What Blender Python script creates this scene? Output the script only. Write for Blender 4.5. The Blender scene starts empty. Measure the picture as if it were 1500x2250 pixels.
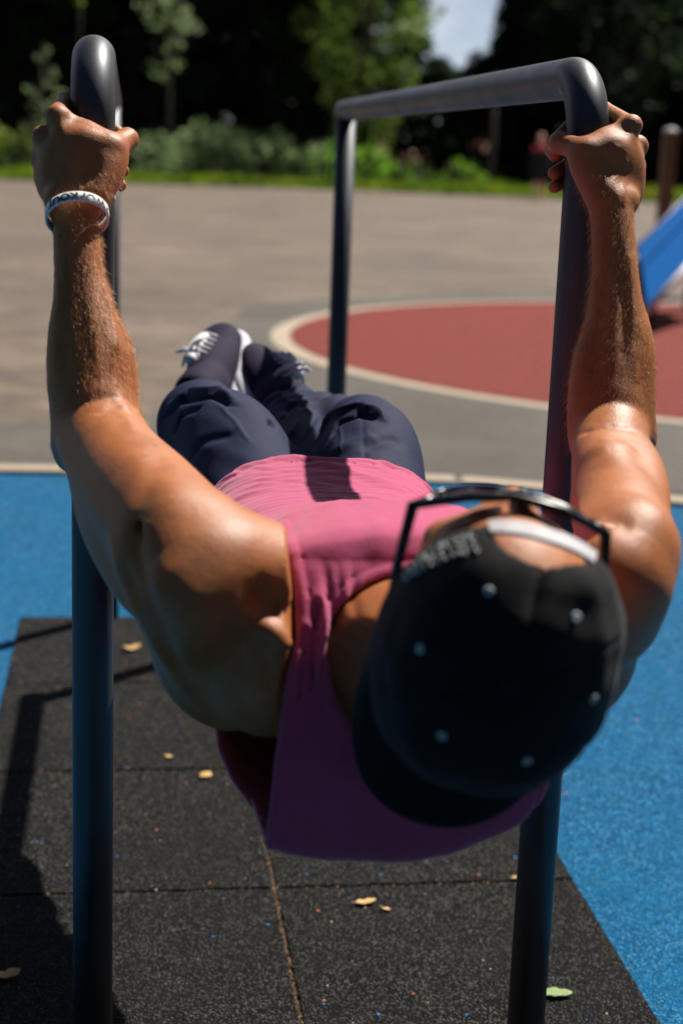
import bpy, bmesh, math, random, os
import numpy as np
from mathutils import Vector, Matrix, Euler

scene = bpy.context.scene
COL = scene.collection
R = math.radians

# ------------------------------------------------------------------ camera
YAW, PITCH, ROLL, CAM_H = 0.1428, 0.2290, 0.0372, 1.1831
_f = Vector((math.sin(YAW)*math.cos(PITCH), math.cos(YAW)*math.cos(PITCH), -math.sin(PITCH)))
_r = Vector((math.cos(YAW), -math.sin(YAW), 0))
_u = _r.cross(_f)
_r2 = _r*math.cos(ROLL) + _u*math.sin(ROLL)
_u2 = _u*math.cos(ROLL) - _r*math.sin(ROLL)
cam_data = bpy.data.cameras.new("camera")
cam = bpy.data.objects.new("camera", cam_data)
COL.objects.link(cam)
M = Matrix.Identity(4)
for i in range(3):
    M[i][0], M[i][1], M[i][2] = _r2[i], _u2[i], -_f[i]
M[0][3], M[1][3], M[2][3] = 0, 0, CAM_H
cam.matrix_world = M
cam_data.sensor_fit = 'VERTICAL'
cam_data.sensor_height = 36.0
cam_data.lens = 3412.0/2250*36
cam_data.clip_start = 0.05
cam_data.clip_end = 3000
cam_data.dof.use_dof = True
cam_data.dof.focus_distance = 1.84
cam_data.dof.aperture_fstop = 3.6
scene.camera = cam

# ------------------------------------------------------------------ light
SUN_DIR = Vector((0.722, 0.63, 1.275)).normalized()      # towards the sun
elev = math.asin(SUN_DIR.z); azi = math.atan2(SUN_DIR.x, SUN_DIR.y)
world = bpy.data.worlds.new("World"); scene.world = world
world.use_nodes = True
nt = world.node_tree; nt.nodes.clear()
bg = nt.nodes.new("ShaderNodeBackground"); wo = nt.nodes.new("ShaderNodeOutputWorld")
sky = nt.nodes.new("ShaderNodeTexSky"); sky.sky_type = 'NISHITA'; sky.sun_disc = False
sky.sun_elevation = elev; sky.sun_rotation = azi; sky.air_density = 0.5; sky.dust_density = 0.4; sky.ozone_density = 1.0
bg.inputs[1].default_value = 0.05
_tc0 = nt.nodes.new("ShaderNodeTexCoord"); _n = nt.nodes.new("ShaderNodeTexNoise"); _n.inputs["Scale"].default_value = 5.0; _n.inputs["Detail"].default_value = 6
_cr = nt.nodes.new("ShaderNodeValToRGB"); _cr.color_ramp.elements[0].position = .38; _cr.color_ramp.elements[1].position = .58
_mx = nt.nodes.new("ShaderNodeMix"); _mx.data_type = 'RGBA'; _mx.inputs[7].default_value = (11.5, 11.8, 12.6, 1)
nt.links.new(_tc0.outputs["Generated"], _n.inputs["Vector"]); nt.links.new(_n.outputs[0], _cr.inputs[0]); _sx = nt.nodes.new("ShaderNodeSeparateXYZ"); nt.links.new(_tc0.outputs["Generated"], _sx.inputs[0])
_lz = nt.nodes.new("ShaderNodeMapRange"); _lz.inputs[1].default_value = .55; _lz.inputs[2].default_value = .25; nt.links.new(_sx.outputs[2], _lz.inputs[0])
_mm = nt.nodes.new("ShaderNodeMath"); _mm.operation = 'MULTIPLY'; nt.links.new(_cr.outputs[0], _mm.inputs[0]); nt.links.new(_lz.outputs[0], _mm.inputs[1])
nt.links.new(_mm.outputs[0], _mx.inputs[0])
nt.links.new(sky.outputs[0], _mx.inputs[6]); nt.links.new(_mx.outputs[2], bg.inputs[0]); nt.links.new(bg.outputs[0], wo.inputs[0])
sd = bpy.data.lights.new("sun", 'SUN'); sd.energy = 5.0; sd.angle = R(0.5); sd.color = (1, 0.95, 0.86)
sun = bpy.data.objects.new("sun", sd); COL.objects.link(sun)
sun.rotation_euler = SUN_DIR.to_track_quat('Z', 'Y').to_euler()
vs = scene.view_settings
vs.view_transform = 'Standard'; vs.look = 'None'; vs.gamma = 1.0; vs.exposure = 0.62
scene.cycles.max_bounces = 6; scene.cycles.transparent_max_bounces = 8
try:
    scene.cycles.use_denoising = True
except Exception:
    pass

QF = float(os.environ.get("SDF_Q", "1"))
rng = np.random.default_rng(7)
random.seed(7)

# ------------------------------------------------------------------ object helpers
def empty(name, loc, label=None, cat=None, group=None):
    o = bpy.data.objects.new(name, None); o.empty_display_size = 0.1
    COL.objects.link(o); o.location = loc
    tag(o, label, cat, group); return o

def tag(o, label=None, cat=None, group=None, kind=None):
    if label: o["label"] = label
    if cat: o["category"] = cat
    if group: o["group"] = group
    if kind: o["kind"] = kind
    return o

def link_mesh(name, me, mat, parent=None, smooth=True):
    o = bpy.data.objects.new(name, me); COL.objects.link(o)
    if mat:
        for m in (mat if isinstance(mat, (list, tuple)) else [mat]): me.materials.append(m)
    if smooth and len(me.polygons):
        me.polygons.foreach_set("use_smooth", np.ones(len(me.polygons), bool))
    if parent:
        o.parent = parent
        inv = Matrix.Identity(4)
        q = parent; chain = []
        while q: chain.append(q); q = q.parent
        for q in reversed(chain): inv = inv @ q.matrix_basis
        o.matrix_basis = inv.inverted()
    return o

def np_mesh(name, V, F):
    """V (n,3), F (m,k) all faces with k corners"""
    V = np.ascontiguousarray(V, np.float32); F = np.ascontiguousarray(F, np.int32)
    me = bpy.data.meshes.new(name)
    me.vertices.add(len(V)); me.vertices.foreach_set("co", V.ravel())
    k = F.shape[1]
    me.loops.add(F.size); me.loops.foreach_set("vertex_index", F.ravel())
    me.polygons.add(len(F)); me.polygons.foreach_set("loop_start", np.arange(0, F.size, k, dtype=np.int32))
    me.update(calc_edges=True); me.validate()
    return me

class MB:
    """collects simple shapes into one mesh"""
    def __init__(s): s.V = []; s.F = []; s.n = 0
    def add(s, V, F):
        s.V.extend([tuple(v) for v in V]); s.F.extend([tuple(i+s.n for i in f) for f in F]); s.n += len(V)
    def tube(s, pts, rad, n=20, cap=True, flat=None):
        pts = [Vector(p) for p in pts]; m = len(pts)
        rad = rad if isinstance(rad, (list, tuple)) else [rad]*m
        V = []; up = None
        for i, p in enumerate(pts):
            t = (pts[min(i+1, m-1)]-pts[max(i-1, 0)]).normalized()
            if up is None:
                up = Vector((0, 0, 1)) if abs(t.z) < .9 else Vector((1, 0, 0))
            a = (up-t*up.dot(t)).normalized(); up = a; b = t.cross(a)
            for j in range(n):
                th = 2*math.pi*j/n
                V.append(p+a*math.cos(th)*rad[i]+b*math.sin(th)*rad[i]*(flat or 1))
        F = [(i*n+j, i*n+(j+1) % n, (i+1)*n+(j+1) % n, (i+1)*n+j) for i in range(m-1) for j in range(n)]
        if cap: F += [tuple(range(n-1, -1, -1)), tuple((m-1)*n+j for j in range(n))]
        s.add(V, F); return s
    def box(s, c, half, rot=None, bev=0.0):
        bm = bmesh.new(); bmesh.ops.create_cube(bm, size=2)
        for v in bm.verts: v.co = Vector((v.co.x*half[0], v.co.y*half[1], v.co.z*half[2]))
        if bev: bmesh.ops.bevel(bm, geom=list(bm.edges), offset=bev, segments=2, affect='EDGES', profile=.5)
        bm.verts.index_update()
        V = [(rot @ v.co if rot else v.co)+Vector(c) for v in bm.verts]
        F = [[v.index for v in f.verts] for f in bm.faces]
        bm.free(); s.add(V, F); return s
    def poly(s, pts, z0, z1):
        """prism of a flat outline (counter clockwise)"""
        n = len(pts)
        V = [(x, y, z1) for x, y in pts]+[(x, y, z0) for x, y in pts]
        F = [tuple(range(n)), tuple(range(2*n-1, n-1, -1))]+[(i, i+n, (i+1) % n+n, (i+1) % n) for i in range(n)]
        s.add(V, F); return s
    def build(s, name, mat, parent=None, smooth=False):
        me = bpy.data.meshes.new(name); me.from_pydata(s.V, [], s.F); me.update()
        return link_mesh(name, me, mat, parent, smooth)

# ------------------------------------------------------------------ material helpers
def new_mat(name):
    m = bpy.data.materials.new(name); m.use_nodes = True
    nt = m.node_tree; nt.nodes.clear()
    out = nt.nodes.new("ShaderNodeOutputMaterial"); b = nt.nodes.new("ShaderNodeBsdfPrincipled")
    nt.links.new(b.outputs[0], out.inputs[0])
    return m, nt, b

def N(nt, typ, **kw):
    n = nt.nodes.new(typ)
    for k, v in kw.items():
        if k.startswith("i_"):
            n.inputs[k[2:].replace("_", " ")].default_value = v
        else: setattr(n, k, v)
    return n

def coords(nt, scale=(1, 1, 1), rot=(0, 0, 0)):
    tc = N(nt, "ShaderNodeTexCoord"); mp = N(nt, "ShaderNodeMapping")
    mp.inputs["Scale"].default_value = scale; mp.inputs["Rotation"].default_value = rot
    nt.links.new(tc.outputs["Object"], mp.inputs[0]); return mp.outputs[0]

def noise(nt, vec, scale, detail=4, rough=.55, dist=0.0):
    n = N(nt, "ShaderNodeTexNoise"); n.inputs["Scale"].default_value = scale
    n.inputs["Detail"].default_value = detail; n.inputs["Roughness"].default_value = rough
    n.inputs["Distortion"].default_value = dist
    nt.links.new(vec, n.inputs["Vector"]); return n.outputs[0]

def ramp(nt, fac, stops, interp='LINEAR'):
    r = N(nt, "ShaderNodeValToRGB"); cr = r.color_ramp; cr.interpolation = interp
    while len(cr.elements) < len(stops): cr.elements.new(.5)
    for e, (p, c) in zip(cr.elements, stops):
        e.position = p; e.color = (c[0], c[1], c[2], 1) if hasattr(c, "__len__") else (c, c, c, 1)
    nt.links.new(fac, r.inputs[0]); return r.outputs[0]

def mix(nt, fac, a, b, mode='MIX'):
    m = N(nt, "ShaderNodeMix", data_type='RGBA', blend_type=mode)
    for i, v in ((0, fac), (6, a), (7, b)):
        if hasattr(v, "is_output"): nt.links.new(v, m.inputs[i])
        elif i == 0: m.inputs[0].default_value = v
        else: m.inputs[i].default_value = (*v, 1)
    return m.outputs[2]

def bump(nt, b, h, strength=.3, dist=.001, prev=None):
    n = N(nt, "ShaderNodeBump"); n.inputs["Strength"].default_value = strength; n.inputs["Distance"].default_value = dist
    nt.links.new(h, n.inputs["Height"])
    if prev is not None: nt.links.new(prev, n.inputs["Normal"])
    nt.links.new(n.outputs[0], b.inputs["Normal"]); return n.outputs[0]

def simple(name, col, rough=.5, metal=0.0, var=.15, scale=40, bs=.1, bd=.001, spec=.5, coat=0.0):
    m, nt, b = new_mat(name); v = coords(nt)
    n = noise(nt, v, scale)
    c = mix(nt, n, tuple(x*(1-var) for x in col), tuple(min(1, x*(1+var)) for x in col))
    nt.links.new(c, b.inputs["Base Color"])
    b.inputs["Roughness"].default_value = rough; b.inputs["Metallic"].default_value = metal
    b.inputs["Specular IOR Level"].default_value = spec
    b.inputs["Coat Weight"].default_value = coat
    if bs: bump(nt, b, n, bs, bd)
    return m

# ---- rubber granulate
def granulate(name, base, dark, light, specks=(), wear=None, gsize=330, bs=.9, bd=.004, rough=.9):
    m, nt, b = new_mat(name); v = coords(nt)
    vor = N(nt, "ShaderNodeTexVoronoi"); vor.inputs["Scale"].default_value = gsize; nt.links.new(v, vor.inputs["Vector"])
    sep = N(nt, "ShaderNodeSeparateColor"); nt.links.new(vor.outputs["Color"], sep.inputs[0])
    c = ramp(nt, sep.outputs[0], [(0, dark), (.4, base), (.72, base), (1, light)])
    n1 = noise(nt, v, 3.2, 5, .6); n2 = noise(nt, v, 45, 4, .65)
    c = mix(nt, ramp(nt, n1, [(.35, 0), (.7, 1)]), c, mix(nt, .6, c, wear or base))
    c = mix(nt, .55, c, mix(nt, 1.0, c, ramp(nt, n2, [(.3, .35), (.7, 1.0)]), 'MULTIPLY'))
    for i, (col, th, sc) in enumerate(specks):
        w = N(nt, "ShaderNodeTexVoronoi"); w.inputs["Scale"].default_value = sc; nt.links.new(v, w.inputs["Vector"])
        s2 = N(nt, "ShaderNodeSeparateColor"); nt.links.new(w.outputs["Color"], s2.inputs[0])
        near = N(nt, "ShaderNodeMath", operation='LESS_THAN'); near.inputs[1].default_value = .22
        nt.links.new(w.outputs["Distance"], near.inputs[0])
        a = N(nt, "ShaderNodeMath", operation='GREATER_THAN'); a.inputs[1].default_value = th; nt.links.new(s2.outputs[i % 3], a.inputs[0])
        mm = N(nt, "ShaderNodeMath", operation='MULTIPLY'); nt.links.new(a.outputs[0], mm.inputs[0]); nt.links.new(near.outputs[0], mm.inputs[1])
        c = mix(nt, mm.outputs[0], c, col)
    nt.links.new(c, b.inputs["Base Color"]); b.inputs["Roughness"].default_value = rough
    b.inputs["Specular IOR Level"].default_value = .12
    h = N(nt, "ShaderNodeMath", operation='ADD'); nt.links.new(vor.outputs["Distance"], h.inputs[0]); nt.links.new(n2, h.inputs[1])
    bump(nt, b, h.outputs[0], bs, bd)
    return m

M_BLUE = granulate("blue rubber", (.002, .115, .28), (.001, .035, .12), (.12, .38, .60),
                   [((.5, .12, .06), .985, 60), ((.02, .02, .02), .97, 75)], wear=(.006, .15, .33))
M_MAT = granulate("black rubber", (.011, .0105, .0105), (.003, .003, .003), (.17, .155, .145),
                  [((.6, .22, .12), .992, 85), ((.05, .25, .7), .990, 95), ((.7, .6, .45), .988, 80)], wear=(.020, .019, .018), gsize=420, bs=1.0, bd=.004)
M_RED = granulate("red rubber", (.24, .052, .042), (.16, .034, .028), (.33, .09, .075), gsize=200)

def asphalt():
    m, nt, b = new_mat("asphalt"); v = coords(nt)
    n1 = noise(nt, v, .45, 6, .6, .6); n2 = noise(nt, v, 6, 6, .7); n3 = noise(nt, v, 160, 3, .7)
    c = ramp(nt, n1, [(.3, (.110, .076, .054)), (.5, (.155, .110, .078)), (.72, (.20, .146, .107))])
    c = mix(nt, .6, c, mix(nt, 1, c, ramp(nt, n2, [(.3, .55), (.65, 1.15)]), 'MULTIPLY'))
    c = mix(nt, .5, c, mix(nt, 1, c, ramp(nt, n3, [(.35, .5), (.65, 1.3)]), 'MULTIPLY'))
    n5 = noise(nt, coords(nt, (1, 2.2, 1)), 1.1, 6, .65, 1.0)
    c = mix(nt, .75, c, mix(nt, 1, c, ramp(nt, n5, [(.38, .42), (.62, 1.15)]), 'MULTIPLY'))
    cn = N(nt, "ShaderNodeTexNoise"); cn.inputs["Scale"].default_value = 1.3; cn.inputs["Detail"].default_value = 3; nt.links.new(v, cn.inputs["Vector"])
    vm = N(nt, "ShaderNodeVectorMath", operation='ADD'); nt.links.new(v, vm.inputs[0]); nt.links.new(cn.outputs[1], vm.inputs[1])
    cv = N(nt, "ShaderNodeTexVoronoi", feature='DISTANCE_TO_EDGE'); cv.inputs["Scale"].default_value = .42; nt.links.new(vm.outputs[0], cv.inputs["Vector"])
    c = mix(nt, ramp(nt, cv.outputs["Distance"], [(.0, .75), (.012, 0)]), c, (.07, .055, .045))
    n4 = noise(nt, v, 1.6, 5, .6, 1.5)
    c = mix(nt, ramp(nt, n4, [(.62, 0), (.74, .55)]), c, (.10, .08, .065))
    nt.links.new(c, b.inputs["Base Color"]); b.inputs["Roughness"].default_value = .85
    bump(nt, b, n3, .6, .003); return m
M_ASPH = asphalt()

def dark_asphalt():
    m, nt, b = new_mat("grey asphalt"); v = coords(nt)
    n1 = noise(nt, v, 1.1, 6, .6, .5); n2 = noise(nt, v, 14, 5, .7); n3 = noise(nt, v, 170, 3, .75)
    c = ramp(nt, n1, [(.3, (.062, .053, .042)), (.55, (.090, .077, .062)), (.75, (.12, .104, .084))])
    c = mix(nt, .6, c, mix(nt, 1, c, ramp(nt, n2, [(.3, .6), (.65, 1.15)]), 'MULTIPLY'))
    c = mix(nt, .7, c, mix(nt, 1, c, ramp(nt, n3, [(.35, .45), (.65, 1.4)]), 'MULTIPLY'))
    nt.links.new(c, b.inputs["Base Color"]); b.inputs["Roughness"].default_value = .85
    bump(nt, b, n3, .7, .004); return m
M_GREY = dark_asphalt()
M_KERB = simple("kerb concrete", (.36, .285, .21), .8, var=.3, scale=30, bs=.4, bd=.003)

def metal_mat():
    m, nt, b = new_mat("painted steel tube"); v = coords(nt)
    n = noise(nt, v, 900, 2, .6); n2 = noise(nt, v, 9, 5, .6, .4)
    c = ramp(nt, n2, [(.3, (.055, .056, .062)), (.7, (.080, .082, .090))])
    c = mix(nt, ramp(nt, n, [(.55, 0), (.75, .4)]), c, (.22, .22, .24))
    scr = noise(nt, coords(nt, (60, 60, 6)), 8, 3, .7)
    c = mix(nt, ramp(nt, scr, [(.70, 0), (.74, .7)]), c, (.03, .03, .035))
    nt.links.new(c, b.inputs["Base Color"]); b.inputs["Metallic"].default_value = .75
    nt.links.new(ramp(nt, n2, [(.3, .40), (.7, .54)]), b.inputs["Roughness"])
    bump(nt, b, n, .12, .0004); return m
M_TUBE = metal_mat()

def skin_mat():
    m, nt, b = new_mat("tanned skin"); v = coords(nt)
    n1 = noise(nt, v, 14, 4, .6); n2 = noise(nt, v, 240, 3, .6); n3 = noise(nt, v, 60, 4, .6)
    c = ramp(nt, n1, [(.3, (.34, .110, .030)), (.55, (.43, .150, .045)), (.75, (.46, .160, .058))])
    c = mix(nt, ramp(nt, n3, [(.40, 0), (.75, .5)]), c, (.34, .085, .04))
    mv = N(nt, 'ShaderNodeTexVoronoi'); mv.inputs['Scale'].default_value = 26; nt.links.new(v, mv.inputs['Vector'])
    c = mix(nt, ramp(nt, mv.outputs['Distance'], [(.045, .8), (.07, 0)]), c, (.10, .035, .018))
    c = mix(nt, ramp(nt, n2, [(.6, 0), (.72, .35)]), c, (.22, .085, .04))
    nt.links.new(c, b.inputs["Base Color"])
    b.inputs["Subsurface Weight"].default_value = .06
    b.inputs["Subsurface Radius"].default_value = (1.0, .3, .12)
    b.inputs["Subsurface Scale"].default_value = .006
    nt.links.new(ramp(nt, n1, [(.3, .42), (.7, .56)]), b.inputs["Roughness"])
    b.inputs["Specular IOR Level"].default_value = .42
    vor = N(nt, "ShaderNodeTexVoronoi"); vor.inputs["Scale"].default_value = 700; nt.links.new(v, vor.inputs["Vector"])
    p = bump(nt, b, vor.outputs["Distance"], .4, .0007)
    n4 = noise(nt, coords(nt, (1, 1, .45), (.5, 0, 0)), 130, 5, .7)
    p = bump(nt, b, n4, .35, .0010, p)
    bump(nt, b, n3, .4, .0014, p); return m
M_SKIN = skin_mat()

def cloth(name, col, dark, fine=1400, bs=.35, rough=.9, sheen=.3, var=.5):
    m, nt, b = new_mat(name); v = coords(nt)
    w = noise(nt, coords(nt, (1, .35, 1)), fine, 2, .6); n = noise(nt, v, 60, 4, .6)
    c = mix(nt, ramp(nt, w, [(.4, 0), (.7, var)]), col, dark)
    c = mix(nt, ramp(nt, n, [(.35, .25), (.7, 0)]), c, dark)
    nt.links.new(c, b.inputs["Base Color"]); b.inputs["Roughness"].default_value = rough
    b.inputs["Sheen Weight"].default_value = sheen; b.inputs["Specular IOR Level"].default_value = .2
    p = bump(nt, b, w, bs, .0008); bump(nt, b, n, .35, .002, p)
    return m
M_PINK = cloth("pink jersey", (.52, .085, .185), (.34, .04, .11))
M_NAVY = cloth("navy twill", (.010, .016, .056), (.005, .007, .026), fine=1100, sheen=.0, rough=.75)
M_CAP = cloth("black cotton", (.0060, .0055, .0060), (.003, .003, .003), fine=900, sheen=.06, rough=.8)
M_WHITE = simple("white silicone", (.80, .79, .80), .45, var=.04, scale=60, bs=.05)
M_INK = simple("black ink", (.008, .008, .012), .5, var=.1, bs=0)
M_EYE = simple("pale grey thread", (.42, .45, .47), .6, var=.15, scale=900, bs=.3)
M_EMB = simple("grey embroidery", (.55, .54, .52), .6, var=.3, scale=1200, bs=.5)
M_FRAME = simple("black acetate", (.006, .006, .007), .25, var=.1, bs=0)
M_LENS = simple("dark red lens", (.030, .004, .008), .06, var=.1, bs=0)
M_SHOE = cloth("purple knit", (.019, .011, .038), (.008, .005, .018), fine=700, sheen=.0, rough=.8)
M_SOLE = simple("pale foam sole", (.48, .48, .54), .6, var=.12, scale=60, bs=.2)
M_LACE = simple("silver lace", (.62, .62, .66), .5, var=.2, scale=500, bs=.4)
M_HAIR = simple("sun bleached hair", (.62, .36, .12), .4, var=.2, bs=0)

# ------------------------------------------------------------------ SDF modelling kit
def A(*a): return np.array(a, float)
class Sdf:
    def __init__(s): s.p = []
    def cap(s, a, b, ra, rb=None, k=.01, op='u'):
        rb = ra if rb is None else rb; a = np.array(a, float); b = np.array(b, float); m = max(ra, rb)
        s.p.append(('c', (a, b, ra, rb), k, op, np.minimum(a, b)-m, np.maximum(a, b)+m)); return s
    def ell(s, c, r, ax=None, k=.01, op='u'):
        c = np.array(c, float); r = np.array(r, float)
        if ax is None: ax = np.eye(3)
        ax = np.array(ax, float); ext = np.sqrt(((ax.T*r)**2).sum(1))
        s.p.append(('e', (c, r, ax), k, op, c-ext, c+ext)); return s
    def mus(s, a, b, w, t=None, nrm=(0, 0, 1), k=.015, op='u', over=1.12):
        """muscle belly: ellipsoid from a to b, half width w, half thickness t along nrm"""
        a = np.array(a, float); b = np.array(b, float); d = b-a; L = np.linalg.norm(d); d = d/L
        n = np.array(nrm, float); n = n-d*(n@d); n /= np.linalg.norm(n); x = np.cross(d, n)
        return s.ell((a+b)/2, (L/2*over, w, t or w), [d, x, n], k, op)
    def chain(s, pts, rad, k=.02, op='u', sub=12):
        """one smooth tapering limb through the given points"""
        pts = np.array(pts, float); rad = np.array(rad, float); Q = np.concatenate([pts, rad[:, None]], 1)
        Q = np.concatenate([2*Q[:1]-Q[1:2], Q, 2*Q[-1:]-Q[-2:-1]]); out = []
        for i in range(1, len(Q)-2):
            for t in np.arange(sub)/sub:
                p0, p1, p2, p3 = Q[i-1:i+3]
                out.append(.5*((2*p1)+(-p0+p2)*t+(2*p0-5*p1+4*p2-p3)*t*t+(-p0+3*p1-3*p2+p3)*t**3))
        out.append(Q[-2]); out = np.array(out); m = out[:, 3].max()
        s.p.append(('h', out, k, op, out[:, :3].min(0)-m, out[:, :3].max(0)+m)); return s
    def eval(s, P, margin=.0):
        """P (...,3) float32"""
        lo = P.reshape(-1, 3).min(0); hi = P.reshape(-1, 3).max(0)
        D = np.full(P.shape[:-1], .08, np.float32)
        for typ, q, k, op, l, h in s.p:
            e = k+.012
            if (lo > h+e).any() or (hi < l-e).any(): continue
            if typ == 'c':
                a, b, ra, rb = q; ba = (b-a).astype(np.float32); pa = P-a.astype(np.float32)
                t = np.clip((pa@ba)/max(float(ba@ba), 1e-12), 0, 1)
                d = np.sqrt(((pa-t[..., None]*ba)**2).sum(-1))-(ra+(rb-ra)*t)
            elif typ == 'h':
                d = None
                for u, v in zip(q[:-1], q[1:]):
                    a = u[:3].astype(np.float32); ba = (v[:3]-u[:3]).astype(np.float32); pa = P-a
                    t = np.clip((pa@ba)/max(float(ba@ba), 1e-12), 0, 1)
                    dd = np.sqrt(((pa-t[..., None]*ba)**2).sum(-1))-np.float32(u[3])-np.float32(v[3]-u[3])*t
                    d = dd if d is None else np.minimum(d, dd)
            else:
                c, r, ax = q; x = (P-c.astype(np.float32))@ax.T.astype(np.float32)
                k0 = np.sqrt(((x/r.astype(np.float32))**2).sum(-1)); k1 = np.sqrt(((x/(r*r).astype(np.float32))**2).sum(-1))
                d = k0*(k0-1)/np.maximum(k1, 1e-6)
            d = d.astype(np.float32)
            if op == 'u':
                hh = np.clip(.5+.5*(D-d)/k, 0, 1); D = D+(d-D)*hh-k*hh*(1-hh)
            elif op == 's':
                hh = np.clip(.5-.5*(D+d)/k, 0, 1); D = D+(-d-D)*hh+k*hh*(1-hh)
        return D

def surface(fn, lo, hi, h, blk=24, slack=1.3, extra=.012):
    """sparse surface nets of fn(P)=0; returns V, F"""
    h = h*QF
    lo = np.array(lo, float); n = np.ceil((np.array(hi)-lo)/h/blk).astype(int)
    NY = int(n[1]*blk+4); NZ = int(n[2]*blk+4)
    hd = h*blk*.5*1.7321
    allid = []; allv = []; quads = []
    g = np.stack(np.meshgrid(*[np.arange(-1, blk+1)]*3, indexing='ij'), -1)
    corners = [(0, 0, 0), (1, 0, 0), (0, 1, 0), (1, 1, 0), (0, 0, 1), (1, 0, 1), (0, 1, 1), (1, 1, 1)]
    edges = [(0, 1), (2, 3), (4, 5), (6, 7), (0, 2), (1, 3), (4, 6), (5, 7), (0, 4), (1, 5), (2, 6), (3, 7)]
    cs = np.array([[(i+.5)*blk, (j+.5)*blk, (k+.5)*blk] for i in range(n[0]) for j in range(n[1]) for k in range(n[2])])*h+lo
    ix = [(i, j, k) for i in range(n[0]) for j in range(n[1]) for k in range(n[2])]
    for c, b in zip(cs, ix):
        # coarse test on 3x3x3 probes
        off = np.array([-1/3., 0, 1/3.])*h*blk*1.0
        pr = (c+np.stack(np.meshgrid(off, off, off, indexing='ij'), -1)).astype(np.float32)
        dd = fn(pr)
        if np.abs(dd).min() > hd*.36*slack+extra: continue
        org = np.array(b)*blk
        P = (lo+(g+org)*h).astype(np.float32)
        D = fn(P); S = D < 0
        if S.all() or not S.any(): continue
        m = blk+1
        sc = [S[x:x+m, y:y+m, z:z+m] for x, y, z in corners]
        cnt = sum(a.astype(np.int8) for a in sc)
        act = (cnt > 0) & (cnt < 8)
        I = np.argwhere(act)
        if not len(I): continue
        vals = np.stack([D[I[:, 0]+x, I[:, 1]+y, I[:, 2]+z] for x, y, z in corners], 1)
        acc = np.zeros((len(I), 3)); w = np.zeros(len(I)); C = np.array(corners, float)
        for e0, e1 in edges:
            a, b2 = vals[:, e0], vals[:, e1]; x = (a < 0) != (b2 < 0)
            t = np.where(x, a/np.where(x, a-b2, 1), 0)
            acc += np.where(x[:, None], C[e0]+t[:, None]*(C[e1]-C[e0]), 0); w += x
        pos = lo+(I-1+org+acc/w[:, None])*h
        gid = ((I[:, 0]+org[0]).astype(np.int64)*NY+(I[:, 1]+org[1]))*NZ+(I[:, 2]+org[2])
        allid.append(gid); allv.append(pos)
        s0 = S[1:-1, 1:-1, 1:-1]
        for ax in range(3):
            sl = [slice(1, -1)]*3; sl[ax] = slice(2, None)
            s1 = S[tuple(sl)]; ch = s0 != s1
            J = np.argwhere(ch)
            if not len(J): continue
            inside = s0[ch]
            u, v = [(1, 2), (2, 0), (0, 1)][ax]
            q = []
            for du, dv in ((-1, -1), (0, -1), (0, 0), (-1, 0)):
                K = J+1+org; K = K.copy(); K[:, u] += du; K[:, v] += dv
                q.append((K[:, 0].astype(np.int64)*NY+K[:, 1])*NZ+K[:, 2])
            q = np.stack(q, 1); q[~inside] = q[~inside][:, ::-1]
            quads.append(q)
    ids = np.concatenate(allid); V = np.concatenate(allv); Q = np.concatenate(quads)
    uid, first = np.unique(ids, return_index=True); V = V[first]
    Fi = np.searchsorted(uid, Q); ok = (Fi < len(uid)).all(1); Fi = Fi[ok]; Q = Q[ok]
    ok = (uid[Fi] == Q).all(1)
    return V, Fi[ok]

def normals(V, F):
    a, b, c, d = (V[F[:, i]] for i in range(4))
    n = np.cross(c-a, d-b); out = np.zeros_like(V)
    for i in range(4): np.add.at(out, F[:, i], n)
    return out/np.maximum(np.linalg.norm(out, axis=1, keepdims=True), 1e-12)

def relax(V, F, it=2, lam=.5):
    E = np.concatenate([F[:, [0, 1]], F[:, [1, 2]], F[:, [2, 3]], F[:, [3, 0]]])
    deg = np.bincount(E.ravel(), minlength=len(V)).astype(float)[:, None]
    for _ in range(it):
        s = np.zeros_like(V)
        for ax in range(3):
            s[:, ax] = np.bincount(E[:, 0], V[E[:, 1], ax], len(V))+np.bincount(E[:, 1], V[E[:, 0], ax], len(V))
        V = V+lam*(s/np.maximum(deg, 1)-V)
    return V

def vnoise(P, f, seed=0):
    """cheap smooth noise from warped sines, about -1..1"""
    r = np.random.default_rng(seed); out = 0
    for i in range(4):
        k = r.normal(size=3).astype(np.float32); k /= np.linalg.norm(k)
        out = out+np.sin((P@k)*np.float32(f*(1+.45*i))+np.float32(r.uniform(0, 6.28))+1.3*np.sin((P@k[[1, 2, 0]])*np.float32(f*.6)+np.float32(i)))
    return out/4

# ------------------------------------------------------------------ parallel bars
XL, XR, YN, YF, HB, TR = -0.0355, 0.522, 1.77, 3.80, 1.275, 0.0242
def bar_frame(x, label):
    t = empty("parallel_bar", (x, YN, 0), label, "exercise bar", "pair of parallel bars over the mat")
    m = MB(); pts = [(x, YN, -.05), (x, YN, .4), (x, YN, .8), (x, YN, 1.1)]; rb = .078
    for i in range(0, 17):
        a = i/16*math.pi/2
        pts.append((x, YN+rb*(1-math.cos(a)), HB-rb+rb*math.sin(a)))
    pts += [(x, YN+.3, HB), (x, YN+1, HB), (x, YF, HB), (x, YF+.045, HB)]
    m.tube(pts, TR, 40); m.build("rail", M_TUBE, t, True)
    m = MB(); m.tube([(x, YF, -.05), (x, YF, .6), (x, YF, HB-.012)], TR*.985, 32); m.build("rear_post", M_TUBE, t, True)
    m = MB(); m.tube([(x, YF+.044, HB), (x, YF+.050, HB), (x, YF+.054, HB)], [TR*1.02, TR*1.0, TR*.6], 32); m.build("end_cap", M_INK, t, True)
    return t
bar_frame(XL, "left dark steel bar seen end on, gripped by the hand wearing the wristband")
bar_frame(XR, "right dark steel bar running back to its rear post, gripped by the bare hand")

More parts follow.
